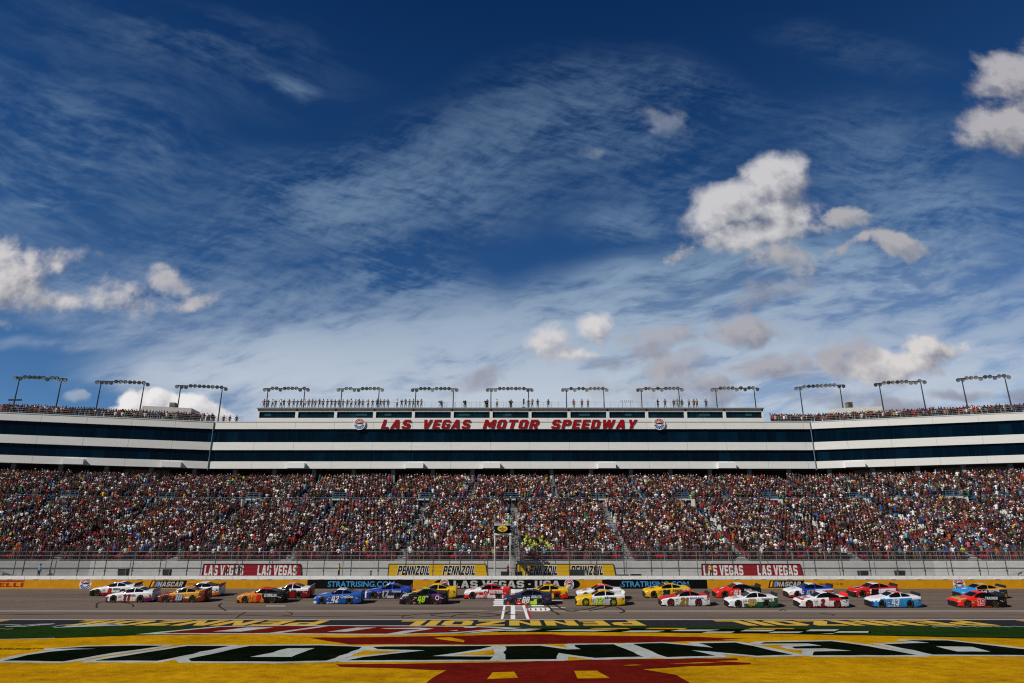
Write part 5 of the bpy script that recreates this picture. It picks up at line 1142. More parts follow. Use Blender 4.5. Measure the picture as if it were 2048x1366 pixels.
b = MB(); lx = xr+.1; b.box((lx, 87.4, zf+.02), (lx+1.3, 88.4, zf+.15))
b.bar((lx+.1, 88.3, LZ), (lx+.1, 88.3, zf), .05, 5); b.bar((lx+1.2, 88.3, LZ), (lx+1.2, 88.3, zf), .05, 5); b.build('ladder_landing', M_RAIL, fs)
def flag(name, col, hand, tip, drop, label):
    t = thing(name, label, 'flag', hand); b = MB(); b.bar(hand, tip, .018, 5); b.build('flag_pole', M_FW, t)
    h = Vector(hand); q = Vector(tip); d = q-h; b = MB(); n = 8; vs = []
    for i in range(n+1):
        p = h+d*(.25+.75*i/n); vs += [p+Vector((0, -.04+.05*math.sin(i*1.6), 0)), p+Vector((.06*math.sin(i*1.3), -.04+.09*math.sin(i*1.6+1), drop+.05*math.sin(i*2))) ]
    b.add(vs, [(2*i, 2*i+1, 2*i+3, 2*i+2) for i in range(n)]); b.build('flag_cloth', mat(name+'_cloth', col, .8, var=.1), t)
hz = zf+.16+1.85
flag('red_flag', (.50, .03, .02), ((xl+xr)/2-.3, 85.8, hz-.1), ((xl+xr)/2-.95+.9, 85.5, hz-.25), -.28, 'red flag held low over the rail of the flag stand')
flag('green_flag', (.01, .16, .05), ((xl+xr)/2+.25, 85.8, hz-.1), (xr+.35, 85.5, hz-.12), -.35, 'green flag held out over the rail of the flag stand')

# --- front rows as single people
LMK = [(-200, 120, 'near wing edge'), (120, 300, 'over round badge'), (300, 405, 'before first red banner'), (405, 605, 'over first red banner'), (605, 775, 'over first black panel'),
       (775, 975, 'over first yellow banner'), (975, 1035, 'behind flag stand'), (1035, 1230, 'over second yellow banner'), (1230, 1330, 'over second black panel'), (1330, 1405, 'before second red banner'),
       (1405, 1605, 'over second red banner'), (1605, 1760, 'over car 95'), (1760, 1900, 'over car 43'), (1900, 2300, 'over car 19')]
def pxof(p): d = p-Vector((0, 0, CZ)); zc = d.y*math.cos(TH)+d.z*math.sin(TH); return 1024+F*d.x/zc, 683-F*(-d.y*math.sin(TH)+d.z*math.cos(TH))/zc
taken = set(); cand = []
for k in (0, 1):
    for s in row_slots[k]:
        p = P(s, rowq(k), rowz(k)); px, py = pxof(p)
        if not (-8 < px < 2056): continue
        occ = .72 if k == 0 else .93
        if prng.random() > occ: taken.add((k, s)); continue
        cand.append((k, abs(s), s))
cand.sort()
NMAX = 300-NP[0]
for k, _, s in cand[:NMAX]:
    p = P(s+prng.uniform(-.08, .08), rowq(k)+prng.uniform(-.05, .08), rowz(k)); px, py = pxof(p)
    lm = next(t for a, b_, t in LMK if a <= px < b_)
    sh, lg, ht, ps, lab = attrs('fan', ('front row ' if k == 0 else 'second row ')+lm, list(POSES)[:5]+list(POSES)[6:8] if k else list(POSES)[:8])
    person(p, sdir(s, rowq(k))+prng.uniform(-.4, .4), sh, lg, ht, ps, lab, 'spectators in the front rows', prng.uniform(.9, 1.06)); taken.add((k, s))

# --- everyone else: one crowd
def low_person(arms, cap):
    v = []; f = []; z = []
    def ring(c, rx, ry, n): 
        o = len(v)
        for i in range(n): t = 2*math.pi*(i+.5)/n; v.append((c[0]+rx*math.cos(t), c[1]+ry*math.sin(t), c[2]))
        return o
    def tube(rs, n, zones, capt=True):
        os_ = [ring(c, rx, ry, n) for c, rx, ry in rs]
        for a, b_, zz in zip(os_, os_[1:], zones):
            for i in range(n): f.append((a+i, a+(i+1) % n, b_+(i+1) % n, b_+i)); z.append(zz)
        if capt and n == 4: f.append(tuple(os_[-1]+i for i in range(4))); z.append(zones[-1])
        elif capt and n == 6: f.append(tuple(os_[-1]+i for i in (0, 1, 2, 3))); f.append(tuple(os_[-1]+i for i in (0, 3, 4, 5))); z.extend([zones[-1]]*2)
    tube([((-.09, 0, 0), .06, .06), ((-.08, 0, .9), .095, .10)], 4, [2], False); tube([((.09, 0, 0), .06, .06), ((.08, 0, .9), .095, .10)], 4, [2], False)
    tube([((0, 0, .88), .17, .12), ((0, 0, 1.12), .16, .11), ((0, 0, 1.38), .21, .12), ((0, 0, 1.50), .07, .07)], 6, [1, 1, 1])
    tube([((0, 0, 1.50), .05, .05), ((0, -.01, 1.58), .082, .09), ((0, 0, 1.69), .088, .10), ((0, 0, 1.79 if cap else 1.775), .05, .06)], 6, [0, 0, 3 if not cap else 5])
    if cap: o = len(v); v.extend([(-.07, -.07, 1.71), (.07, -.07, 1.71), (.05, -.18, 1.695), (-.05, -.18, 1.695)]); f.append((o, o+1, o+2, o+3)); z.append(5)
    for sx, a in ((-1, arms[0]), (1, arms[1])):
        A, B = ARM[a]; s0 = Vector((sx*.20, 0, 1.42)); e = s0+Vector((sx*A[0], A[1], A[2])); w = e+Vector((sx*B[0], B[1], B[2]))
        for p, q, r, zz in ((s0, e, .055, 1), (e, w+(w-e)*.25, .042, 0)):
            d = (q-p).normalized(); u = d.orthogonal().normalized(); t = d.cross(u); o = len(v)
            for c, rr in ((p, r), (q, r*.85)):
                for i in range(3): an = 2*math.pi*i/3; v.append(tuple(c+u*math.cos(an)*rr+t*math.sin(an)*rr))
            for i in range(3): f.append((o+i, o+(i+1) % 3, o+3+(i+1) % 3, o+3+i)); z.append(zz)
    return np.array(v, np.float32), np.array(f, np.int32), np.array(z)
TEMPL = [low_person(a, c) for a in (('down', 'down'), ('fold', 'fold'), ('phone', 'phone'), ('face', 'down'), ('up', 'up'), ('down', 'phone'), ('hip', 'hip')) for c in (False, True)]
TW = np.array([3, 2.5, 3, 2.5, 3, 3, 1.5, 1.5, .6, .6, 1.5, 1.5, .5, .5]); TW /= TW.sum()
crowd = []   # x,y,z,rot,h,hivis
for k in range(NR):
    for s in row_slots[k]:
        if (k, s) in taken: continue
        p = P(s, rowq(k), rowz(k)); px, py = pxof(p)
        if not (-30 < px < 2078): continue
        d = mnoise.noise(Vector((s*.09, k*.16, 3)))*.5+mnoise.noise(Vector((s*.5, k*.6, 8)))*.5
        occ = .975+.25*min(0, d+.20)*2
        if k == 0: occ = .68
        if k == NR-1: occ *= .8
        if k < 23 and k > 12 and min(abs(s-a-.5) for a in AISLE_L) < 1.7: occ *= .4
        if k in (NL, NL+1): occ *= .75
        if prng.random() > occ: continue
        hv = 0.0
        if (1036 < px < 1102) and (1094 < py < 1122): hv = .50 if abs(px-1068) < 22 or py > 1104 else .22
        crowd.append((p.x+prng.uniform(-.10, .10), p.y+prng.uniform(-.12, .18), p.z, sdir(s, rowq(k))+prng.gauss(0, .35), prng.uniform(.88, 1.08), hv))
for a in AISLE_L+AISLE_U:          # people on the stairs and the cross aisle
    for _ in range(2):
        k = prng.randrange(2, NL-2) if a in AISLE_L else prng.randrange(NL+4, NR-1)
        p = P(a, rowq(k), rowz(k)+.1); px, py = pxof(p)
        if -30 < px < 2078: crowd.append((p.x, p.y, p.z, prng.uniform(-1, 1), 1, 0))
for i in range(90):
    s = prng.uniform(-95, 95); p = P(s, rowq(NL)-1.1+prng.uniform(-.5, .3), qz(NL)); crowd.append((p.x, p.y, p.z, prng.uniform(-1.6, 1.6), 1, 0))
for i in range(60):                 # standing at the very back
    s = prng.uniform(-100, 100); p = P(s, QT+.8, rowz(NR-1)+.0); crowd.append((p.x, p.y, p.z, prng.uniform(-.6, .6), 1, .05 if i % 20 else .9))
for sg_ in (-1, 1):                 # roof crowds of the wings
    s_in = 57.6 if sg_ < 0 else 50.4
    for r_ in range(4):
        s = s_in+(.6 if r_ else 0)
        while s < 104:
            s += prng.uniform(.42, .62)
            if sg_ < 0 and s < 60.5 and prng.random() < .6: continue
            p = P(sg_*s, QF+1.1+r_*.8+prng.uniform(-.15, .25), ZZ['top']-.1+r_*.28-(.0)); px, py = pxof(p)
            if -30 < px < 2078 and prng.random() < .93: crowd.append((p.x, p.y, p.z, sdir(sg_*s, QF)+prng.uniform(-.5, .5), prng.uniform(.92, 1.05), 0))
for x in (-56.2, -55.0, -53.7): crowd.append((x, QF+1.2, ZZ['top']-.14, 0, 1, 0))
C = np.array(crowd, np.float32); nC = len(C); print('crowd', nC)
ti = rng.choice(len(TEMPL), nC, p=TW); shp = np.array([s[2] for s in SHIRTS]); shp = shp/shp.sum(); shc = np.array([s[1] for s in SHIRTS])
si = rng.choice(len(SHIRTS), nC, p=shp); hv = rng.random(nC) < C[:, 5]; si[hv] = len(SHIRTS)-1
shirt = shc[si]*np.array([1.0, .95, .93])*rng.uniform(.6, 1.15, (nC, 1)); legs = np.array([l[1] for l in LEGS])[rng.choice(4, nC, p=[.35, .35, .15, .15])]; hair = np.array(HAIRC)[rng.choice(4, nC, p=[.4, .35, .17, .08])]
skin = np.array(SKINC)[rng.choice(5, nC)]; hat = np.array([h[1] for h in HATS[:4]])[rng.choice(4, nC, p=[.38, .38, .13, .11])]
Vs = []; Fs = []; Cs = []; off = 0
for t in range(len(TEMPL)):
    idx = np.where(ti == t)[0]
    if not len(idx): continue
    v, f, z = TEMPL[t]; m = len(idx); c = np.cos(C[idx, 3])[:, None]; s_ = np.sin(C[idx, 3])[:, None]; h = C[idx, 4][:, None]; fat = rng.uniform(.92, 1.25, (m, 1))
    x = (v[None, :, 0]*c*fat-v[None, :, 1]*s_*fat)*h+C[idx, 0][:, None]; y = (v[None, :, 0]*s_*fat+v[None, :, 1]*c*fat)*h+C[idx, 1][:, None]; zz = v[None, :, 2]*h+C[idx, 2][:, None]
    Vs.append(np.stack([x, y, zz], 2).reshape(-1, 3)); Fs.append((f[None]+(np.arange(m)*len(v))[:, None, None]+off).reshape(-1, 4)); off += m*len(v)
    pal = np.stack([skin[idx], shirt[idx], legs[idx], hair[idx], hair[idx], hat[idx]], 1); Cs.append(pal[:, z].reshape(-1, 3))
Vs = np.concatenate(Vs); Fs = np.concatenate(Fs); Cs = np.concatenate(Cs)
me = bpy.data.meshes.new('crowd'); me.vertices.add(len(Vs)); me.vertices.foreach_set('co', Vs.ravel().astype(np.float32))
me.loops.add(Fs.size); me.loops.foreach_set('vertex_index', Fs.ravel().astype(np.int32)); me.polygons.add(len(Fs)); me.polygons.foreach_set('loop_start', (np.arange(len(Fs))*4).astype(np.int32))
me.update(calc_edges=True)
at = me.attributes.new('cloth', 'FLOAT_COLOR', 'FACE'); at.data.foreach_set('color', np.concatenate([Cs, np.ones((len(Cs), 1))], 1).ravel().astype(np.float32))
m = bpy.data.materials.new('crowd_clothes'); m.use_nodes = True; g = G(m.node_tree); bs = m.node_tree.nodes['Principled BSDF']; an = g.n('ShaderNodeAttribute', attribute_name='cloth'); g.put(bs.inputs['Base Color'], an.outputs['Color'])
bs.inputs['Roughness'].default_value = .85; bs.inputs['Specular IOR Level'].default_value = .2
me.materials.append(m); co = bpy.data.objects.new('crowd', me); COL.objects.link(co); co['kind'] = 'stuff'; co['label'] = 'dense standing crowd filling the grandstand rows and the roofs of both wings'; co['category'] = 'crowd'

# ================================================================== racing cars
def paint(c): 
    return mat('car_paint_%02x%02x%02x' % tuple(int(min(1, x)**.5*255) for x in c), c, .38, coat=.15, spec=.3)
CC = dict(white=(.70, .70, .72), silver=(.42, .43, .45), black=(.004, .004, .005), navy=(.012, .02, .055), blue=(.012, .085, .38), royal=(.012, .045, .34), sky=(.02, .24, .56), red=(.52, .012, .014), brightred=(.72, .02, .012), dred=(.24, .008, .012),
          orange=(.60, .17, .008), amber=(.58, .27, .015), yellow=(.72, .43, .008), gold=(.45, .30, .06), neon=(.42, .72, .02), purple=(.10, .015, .13), green=(.01, .10, .035), brown=(.16, .025, .012), dgold=(.20, .14, .04))
M_CG = mat('dark_car_glass', (.003, .004, .006), .12, spec=.3); M_TYRE = mat('black_tyre', (.012, .012, .012), .75); M_TY = mat('yellow_tyre_ring', (.35, .27, .02), .7); M_CBLK = mat('black_car_trim', (.01, .01, .011), .5)
M_HL = mat('pale_headlight_decal', (.75, .75, .70), .2)
XS = sorted(set([0, .03, .08, .15, .24, .34, .45, .56, .68, .80, .92, 1.04, 1.16, 1.28, 1.38, 1.48, 1.58, 1.66, 1.74, 1.82, 1.90, 1.98, 2.06, 2.14, 2.22, 2.30, 2.38, 2.46, 2.56, 2.66, 2.76, 2.86, 2.93, 3.01, 3.08, 3.16, 3.24, 3.32, 3.40, 3.48, 3.56, 3.64, 3.72,
                 3.80, 3.88, 3.96, 4.04, 4.12, 4.22, 4.32, 4.42, 4.52, 4.62, 4.72, 4.82, 4.88, 4.92]))
def ip(t, pts):
    return float(np.interp(t, [p[0] for p in pts], [p[1] for p in pts]))
STY = {
 'a': dict(belt=[(0, .47), (.05, .55), (.2, .64), (.8, .76), (1.5, .84), (2.5, .88), (3.7, .94), (4.5, .97), (4.92, .95)], top=[(0, .50), (.05, .59), (.2, .69), (.9, .82), (1.55, .91), (1.66, .93), (2.30, 1.25), (2.6, 1.32), (2.95, 1.33), (3.30, 1.28), (4.0, 1.07), (4.25, 1.01), (4.7, 1.0), (4.92, .97)]),
 'b': dict(belt=[(0, .50), (.05, .60), (.2, .68), (.8, .78), (1.5, .86), (2.5, .89), (3.7, .96), (4.5, .99), (4.92, .97)], top=[(0, .53), (.05, .64), (.2, .73), (.9, .86), (1.50, .94), (1.60, .96), (2.26, 1.26), (2.5, 1.32), (2.9, 1.32), (3.35, 1.25), (4.1, 1.05), (4.3, 1.02), (4.7, 1.02), (4.92, 1.0)])}
GW = [.86, .82, .775, .73, .68, .62, .50, .32, 0]; GH = [.04, .28, .52, .76, .92, .97, .99, 1.0, 1.0]
WX = (.93, 3.74); WR = .385
def car_geo(sty):
    S = STY[sty]; n = len(XS); rings = []
    for x in XS:
        w = ip(x, [(0, .74), (.03, .82), (.1, .89), (.25, .94), (.6, .975), (1.4, .97), (2.4, .965), (3.7, .985), (4.5, .96), (4.92, .91)]); zb = ip(x, S['belt']); zt = max(ip(x, S['top']), zb+.015); z0 = ip(x, [(0, .07), (.3, .06), (4.3, .08), (4.92, .17)])
        r = [(w-.03, z0), (w, z0+.08), (w+.002, z0+(zb-z0)*.38), (w+.004, z0+(zb-z0)*.55), (w+.002, z0+(zb-z0)*.74), (w-.015, z0+(zb-z0)*.9), (w-.05, zb)]
        for gw, gh in zip(GW, GH): r.append((w*gw+(0 if gw else 0), zb+(zt-zb)*gh))
        rings.append(r)
    m = len(rings[0]); full = 2*m-1
    V = []
    for x, r in zip(XS, rings):
        for (y, z) in r: V.append([x, -y, z])
        for (y, z) in r[-2::-1]: V.append([x, y, z])
    V = np.array(V)
    # round the wheel openings
    for i in range(len(V)):
        j = i % full; jj = min(j, full-1-j)
        if jj <= 5:
            for wx_ in WX:
                dx, dz = V[i, 0]-wx_, V[i, 2]-.34; d = math.hypot(dx, dz)
                if WR-.115 < d < WR+.05 and d > 1e-3: V[i, 0] = wx_+dx/d*WR; V[i, 2] = .34+dz/d*WR
    F_ = []
    for i in range(n-1):
        for j in range(full-1):
            jj = min(j, full-2-j); q = [i*full+j, (i+1)*full+j, (i+1)*full+j+1, i*full+j+1]
            c = V[q].mean(0)
            if jj <= 4 and any(math.hypot(c[0]-a, c[2]-.34) < WR-.02 for a in WX): continue
            gh = ip(c[0], S['top'])-ip(c[0], S['belt']); k = 'body'
            if 7 <= jj <= 10 and gh > .085:
                lean = (c[2]-.95)*.35
                if 1.80+lean < c[0] < 2.90: k = 'side_window'
                elif 2.98 < c[0] < 3.92-lean*1.6: k = 'quarter_window'
            if jj >= 12 and 1.66 < c[0] < 2.27: k = 'windshield'
            if jj >= 12 and 3.34 < c[0] < 4.06: k = 'rear_window'
            F_.append((q, k, jj, c))
    # nose and tail caps
    for i, k in ((0, 'nose'), (n-1, 'tail')):
        q = [i*full+j for j in range(full)]
        c = V[q].mean(0); F_.append((q if i == 0 else q[::-1], k, 3, c))
    return V, F_
GEO = {k: car_geo(k) for k in STY}
def wheel_meshes():
    b = MB(); b.lathe([(.20, .0), (.225, -.015), (.31, -.02), (.345, .01), (.352, .06), (.352, .22), (.34, .26), (.20, .26)], (0, 0, 0), (0, 1, 0), 24); 
    mt = bpy.data.meshes.new('tyre'); mt.from_pydata(b.v, [], b.f); mt.materials.append(M_TYRE); mt.materials.append(M_TY)
    b2 = MB(); n = 24
    for i in range(n):
        if i % 8 == 0: 
            t0, t1 = 2*math.pi*i/n, 2*math.pi*(i+1)/n; b2.add([(math.cos(t)*r, -.0225, math.sin(t)*r) for t, r in ((t0, .26), (t1, .26), (t1, .30), (t0, .30))], [(0, 1, 2, 3)])
    o = len(b.v); vs = b.v+b2.v; fs = b.f+[[x+o for x in f] for f in b2.f]
    mt = bpy.data.meshes.new('tyre'); mt.from_pydata(vs, [], fs); mt.materials.append(M_TYRE); mt.materials.append(M_TY); mt.polygons.foreach_set('material_index', [0]*len(b.f)+[1]*len(b2.f))
    return mt
TYRE = wheel_meshes()
def rim_mesh(col):
    b = MB(); b.lathe([(.20, .0), (.185, .0), (.175, .06), (.17, .09)], (0, 0, 0), (0, 1, 0), 20, 0); b.lathe([(.17, .088), (.001, .088)], (0, 0, 0), (0, 1, 0), 20, 1); b.lathe([(.055, .0), (.05, -.01), (.001, -.01)], (0, 0, 0), (0, 1, 0), 10, 0)
    for i in range(5):
        a = 2*math.pi*i/5+.3; M = Matrix.Rotation(a, 4, 'Y'); b.hexa([M @ Vector(v) for v in ((.04, .005, -.035), (.19, .012, -.028), (.19, .012, .028), (.04, .005, .035), (.04, .05, -.035), (.19, .05, -.028), (.19, .05, .028), (.04, .05, .035))], 0)
    me = bpy.data.meshes.new('rim'); me.from_pydata(b.v, [], b.f); me.polygons.foreach_set('material_index', b.m); me.materials.append(col); me.materials.append(M_CBLK); return me
RIMS = {k: rim_mesh(mat('rim_'+k, c, .35, metal=.4)) for k, c in (('dark', (.012, .012, .012)), ('neon', (.40, .60, .02)), ('red', (.35, .01, .015)), ('gold', (.07, .05, .015)), ('silver', (.4, .4, .4)))}
def sub(name, V, faces, mats, mi, parent, smooth=True):
    idx = sorted({i for f in faces for i in f}); mp = {a: b_ for b_, a in enumerate(idx)}
    me = bpy.data.meshes.new(name); me.from_pydata([tuple(V[i]) for i in idx], [], [[mp[i] for i in f] for f in faces])
    for m in mats: me.materials.append(m)
    me.polygons.foreach_set('material_index', mi); me.polygons.foreach_set('use_smooth', [smooth]*len(faces)); me.update()
    o = bpy.data.objects.new(name, me); COL.objects.link(o); o.parent = parent; return o
def race_car(px0, px1, base, sty, cols, zones, label, num=None, numcol='white', spons=None, roofnum=True, rim='dark', spoiler='black', stickers=None, hoodtext=None):
    """px0..px1: nose and tail columns in the photograph, base: tyre contact row"""
    p = on_track((px0+px1)/2, base); L = 4.92; tilt = math.atan(TSL)
    q0 = on_track(px0, base); q1 = on_track(px1, base)
    xc = (q0.x+q1.x)/2
    y = p.y+.97
    t = thing('racing_car', label, 'racing car', (xc, y, tz(y)+.004), (tilt, 0, 0), 'racing cars in two lines on the track'); t.scale = (.985, 1, 1.06)
    V, F_ = GEO[sty]; V = V.copy(); V[:, 0] -= L/2
    cm = [paint(CC[c]) for c in cols]+[M_CBLK]
    bf = []; bm = []; parts = {}
    for q, k, jj, c in F_:
        if k in ('side_window', 'quarter_window', 'windshield', 'rear_window'):
            side = 'L' if c[1] < 0 else 'R'
            key = (k, side) if k in ('side_window', 'quarter_window') else (k, '')
            parts.setdefault(key, []).append(q); continue
        x, z = c[0], c[2]; ci = 0
        top = jj >= 7 and (x < 1.66 or x > 4.05); roof = jj >= 11 and 1.66 <= x <= 4.05
        for rule, idx in zones:
            if rule(x, z, top, roof): ci = idx; break
        if k == 'nose' or (x < .10 and .16 < z < .44 and jj > 1): ci = len(cols)
        if z < .125 and x < .5: ci = len(cols) if cols[-1] != 'white' or len(cols) < 2 else ci
        bf.append(q); bm.append(ci)
    body = sub('body', V, bf, cm, bm, t)
    for (k, s), fs_ in parts.items(): sub(k, V, fs_, [M_CG], [0]*len(fs_), t)
    # dark wheel wells and floor
    b = MB(); b.box((-L/2+.3, -.80, .06), (L/2-.3, .80, .12))
    for wx_ in WX:
        for sy in (-1, 1): b.lathe([(WR+.03, 0), (.0005, 0)], (wx_-L/2, sy*.60, .34), (0, 1, 0), 18)
        b.lathe([(WR+.015, -.93), (WR+.015, .93)], (wx_-L/2, 0, .34), (0, 1, 0), 20)
    # keep only the part of the well above the ground
    b.build('wheel_well', M_CBLK, t, world=False)
    for wx_ in WX:
        for sy in (-1, 1):
            w = bpy.data.objects.new('wheel', None); COL.objects.link(w); w.parent = t; w.location = (wx_-L/2, sy*.935, .352); w.rotation_euler = (0, 0, 0 if sy < 0 else math.pi)
            for nm, me in (('tyre', TYRE), ('rim', RIMS[rim])): o = bpy.data.objects.new(nm, me); COL.objects.link(o); o.parent = w
    b = MB(); b.hexa([Vector(v) for v in ((L/2-.14, -.80, .98), (L/2-.05, -.80, .98), (L/2-.05, .80, .98), (L/2-.14, .80, .98), (L/2+.04, -.80, 1.24), (L/2+.08, -.80, 1.24), (L/2+.08, .80, 1.24), (L/2+.04, .80, 1.24))])
    b.build('spoiler', paint(CC[spoiler]) if spoiler != 'black' else M_CBLK, t, world=False)
    b = MB(); b.box((-L/2-.04, -.80, .045), (-L/2+.25, .80, .07)); b.build('splitter', M_CBLK, t, world=False)
    for sy in (-1, 1):
        b = MB(); n = Vector((-.45, sy*.9, .25)).normalized(); c = Vector((-L/2+.17, sy*.945, .56)); u = Vector((1, sy*.14, .10)).normalized(); vv = Vector((0, -sy*.15, 1)).normalized()
        b.add([c-u*.11-vv*.03, c+u*.14-vv*.01, c+u*.12+vv*.05, c-u*.09+vv*.03], [(0, 1, 2, 3)]); b.build('headlight', M_HL, t, world=False)
    b = MB(); b.bar((-.52, -.56, .95), (-.62, -.75, 1.0), .02, 5); b.box((-.68, -.86, .95), (-.58, -.72, 1.03)); b.build('mirror', cm[0], t, world=False)
    # window posts seen inside the glass
    sd = ip(3.2, STY[sty]['belt'])
    def side_text(body_, x0, x1, z0, z1, col, shear=.15, bold=.03, outline=None):
        b = MB(); dig = body_.isdigit()
        if not dig: z0, z1, x0, x1 = z0-.05, z1+.045, x0-.03, x1+.03
        if all(ch in GLYPH or ch == ' ' for ch in body_) and body_ != 'O':
            if outline: b.block(body_, (x0-L/2, -1.006, z0), (1, 0, 0), (0, 0, 1), x1-x0, z1-z0, 1, shear, grow_by=.035)
            b.block(body_, (x0-L/2, -1.012, z0), (1, 0, 0), (0, 0, 1), x1-x0, z1-z0, 0, shear)
            return b.build('door_number' if dig else 'sponsor_lettering', [paint(CC[col])]+([paint(CC[outline])] if outline else []), t, world=False)
        if outline: b.text(body_, (x0-L/2-.02, -1.006, z0-.02), (1, 0, 0), (0, 0, 1), x1-x0+.05, z1-z0+.04, 1, shear, bold+.05)
        b.text(body_, (x0-L/2, -1.010, z0), (1, 0, 0), (0, 0, 1), x1-x0, z1-z0, 0, shear, bold)
        return b.build('door_number' if body_.isdigit() else 'sponsor_lettering', [paint(CC[col])]+([paint(CC[outline])] if outline else []), t, world=False)
    if num:
        w = .84 if len(num) == 2 else .44
        oc = None
        if isinstance(numcol, tuple): numcol, oc = numcol
        side_text(num, 2.28-w/2, 2.28+w/2, .22, .78, numcol, .2, .05, oc)
        if roofnum:
            b = MB(); b.block(num, (2.35-L/2+.03, -.34, 1.345), (1, 0, 0), (0, 1, .0), .62, .68, 0, 0); o = b.build('roof_number', paint(CC[roofnum if isinstance(roofnum, str) else numcol]), t, world=False)
    if spons:
        for s in (spons if isinstance(spons, list) else [spons]): side_text(s[0], s[1], s[2], s[3], s[4], s[5], s[6] if len(s) > 6 else .05, .02)
    if hoodtext:
        b = MB(); z0 = ip(.75, STY[sty]['top'])+.02; z1 = ip(1.35, STY[sty]['top'])+.02; b.text(hoodtext[0], (.75-L/2, -.42, z0), (0, 1, 0), (1, 0, (z1-z0)/.6), .85, .35, 0, 0, .03, nrm=(0, 0, 1)); b.build('hood_lettering', paint(CC[hoodtext[1]]), t, world=False)
    # rocker lettering, door line, window net, bonnet and tail decals
    r2 = random.Random(label+'x'); accent = paint(CC[cols[1 % len(cols)]]) if len(cols) > 1 else paint(CC['white']); light = paint(CC[numcol if isinstance(numcol, str) else 'white'])
    b = MB(); x0 = 1.45
    for k in range(4): w_ = r2.uniform(.12, .30); b.box((x0-L/2, -.986, .13), (x0+w_-L/2, -.978, .19), k % 2); x0 += w_+.08
    b.box((2.93-L/2, -.982, .20), (2.94-L/2, -.976, .86), 2); b.box((1.72-L/2, -.982, .20), (1.73-L/2, -.976, .80), 2)
    b.build('side_decal', [light, accent, M_CBLK], t, world=False)
    b = MB()
    for k in range(4): z = .93+k*.055; b.bar((2.06-L/2+.05*k, -.865+.048*k, z), (2.62-L/2, -.865+.048*k, z), .012, 4)
    b.build('window_net', M_CBLK, t, world=False)
    b = MB(); zt_a = ip(.45, STY[sty]['top'])+.012; zt_b = ip(1.30, STY[sty]['top'])+.012
    for (ya, yb, mi) in ((-.50, -.38, 0), (-.20, .20, 1), (.38, .50, 0)):
        xa, xb = (.55, 1.25) if mi == 0 else (.70, 1.15); za_ = ip(xa, STY[sty]['top'])+.014; zb_ = ip(xb, STY[sty]['top'])+.014
        b.add([(xa-L/2, ya, za_), (xa-L/2, yb, za_), (xb-L/2, yb, zb_), (xb-L/2, ya, zb_)], [(0, 1, 2, 3)], mi)
    b.build('bonnet_decal', [accent, light], t, world=False)
    b = MB()
    for (ya, yb) in ((-.62, -.30), (.30, .62)): b.box((-L/2-.012, ya, .30), (-L/2-.002, yb, .40))
    b.box((-L/2-.014, -.26, .18), (-L/2-.002, .26, .30)); b.build('grille', M_CBLK, t, world=False)
    b = MB(); b.box((L/2-.30, -.975, .62), (L/2-.16, -.962, .74)); b.build('tail_sticker', paint(CC['green']), t, world=False)
    # small contingency stickers on the front fender
    b = MB(); r_ = random.Random(label)
    for i in range(5):
        x0 = 1.42+(i % 3)*.13; z0 = .58-(i//3)*.15; b.box((x0-L/2, -.994, z0), (x0-L/2+.10, -.984, z0+.08), r_.randrange(3))
    for i in range(3): x0 = 4.22+i*.15; b.box((x0-L/2, -.985+.0*i, .60-.05*i), (x0-L/2+.11, -.975, .66-.05*i), r_.randrange(3))
    b.build('fender_sticker', [paint(CC['white']), paint(CC['gold']), paint(CC['red'])], t, world=False)
    return t
up = lambda a: (lambda x, z, top, roof: z > a)
# near line
race_car(203, 307, 1205.3, 'a', ['white', 'purple', 'orange', 'dred'], [(lambda x, z, t, r: x > 3.5 and z < .24+(x-3.5)*.22 and z < .5, 1), (lambda x, z, t, r: x > 3.0 and z < .32+(x-3.4)*.25 and z < .62, 2), (lambda x, z, t, r: z < .16, 2), (lambda x, z, t, r: x < .35 and z < .42, 1), (lambda x, z, t, r: t and x < .9, 3) if False else (lambda x, z, t, r: x < .5 and .42 < z < .55, 3)],
 'white racing car 11 with purple and orange lower tail, leading the near line', '11', 'dred', ('FedEx', 2.75, 3.2, .62, .74, 'purple'), 'dred', 'dark', 'silver')
race_car(309, 411, 1205.4, 'b', ['amber', 'brown', 'white', 'dred'], [(lambda x, z, t, r: r and x < 2.6, 2), (lambda x, z, t, r: x < 1.25 and not t, 1), (lambda x, z, t, r: t and x < 1.5, 3), (lambda x, z, t, r: z < .30, 1), (lambda x, z, t, r: 2.9 < x < 3.3 and z < .5, 2), (lambda x, z, t, r: x > 4.3, 1), (lambda x, z, t, r: 1.2 < x < 2.0 and z < .6, 3)],
 'amber and brown racing car 18 close behind the white car 11', '18', ('silver', 'blue'), ("m&m's", 3.0, 3.6, .60, .76, 'white') if False else None, True, 'gold', 'brown')
race_car(468, 570, 1206.8, 'b', ['orange', 'black', 'brightred', 'gold'], [(lambda x, z, t, r: r and 2.2 < x < 3.3, 2), (lambda x, z, t, r: x > 2.75-(z-.5)*.5, 1), (lambda x, z, t, r: t and .5 < x < 1.3, 3), (lambda x, z, t, r: x < .3 and z < .3, 1)],
 'orange fronted black tailed racing car 8 with white rear lettering', '8', ('brightred', 'dred'), ('CATERPILLAR', 2.92, 4.15, .64, .80, 'white'), 'brightred', 'gold')
race_car(623, 724, 1208.9, 'b', ['blue', 'white'], [(lambda x, z, t, r: r and 2.3 < x < 3.2, 1), (lambda x, z, t, r: x < .35 and z < .30, 1), (lambda x, z, t, r: 1.4 < x < 1.95 and z < .22, 1)],
 'bright blue racing car 42 with white nose lip', '42', 'white', ('CreditOne', 2.85, 4.05, .62, .80, 'white'), 'white', 'dark', 'blue')
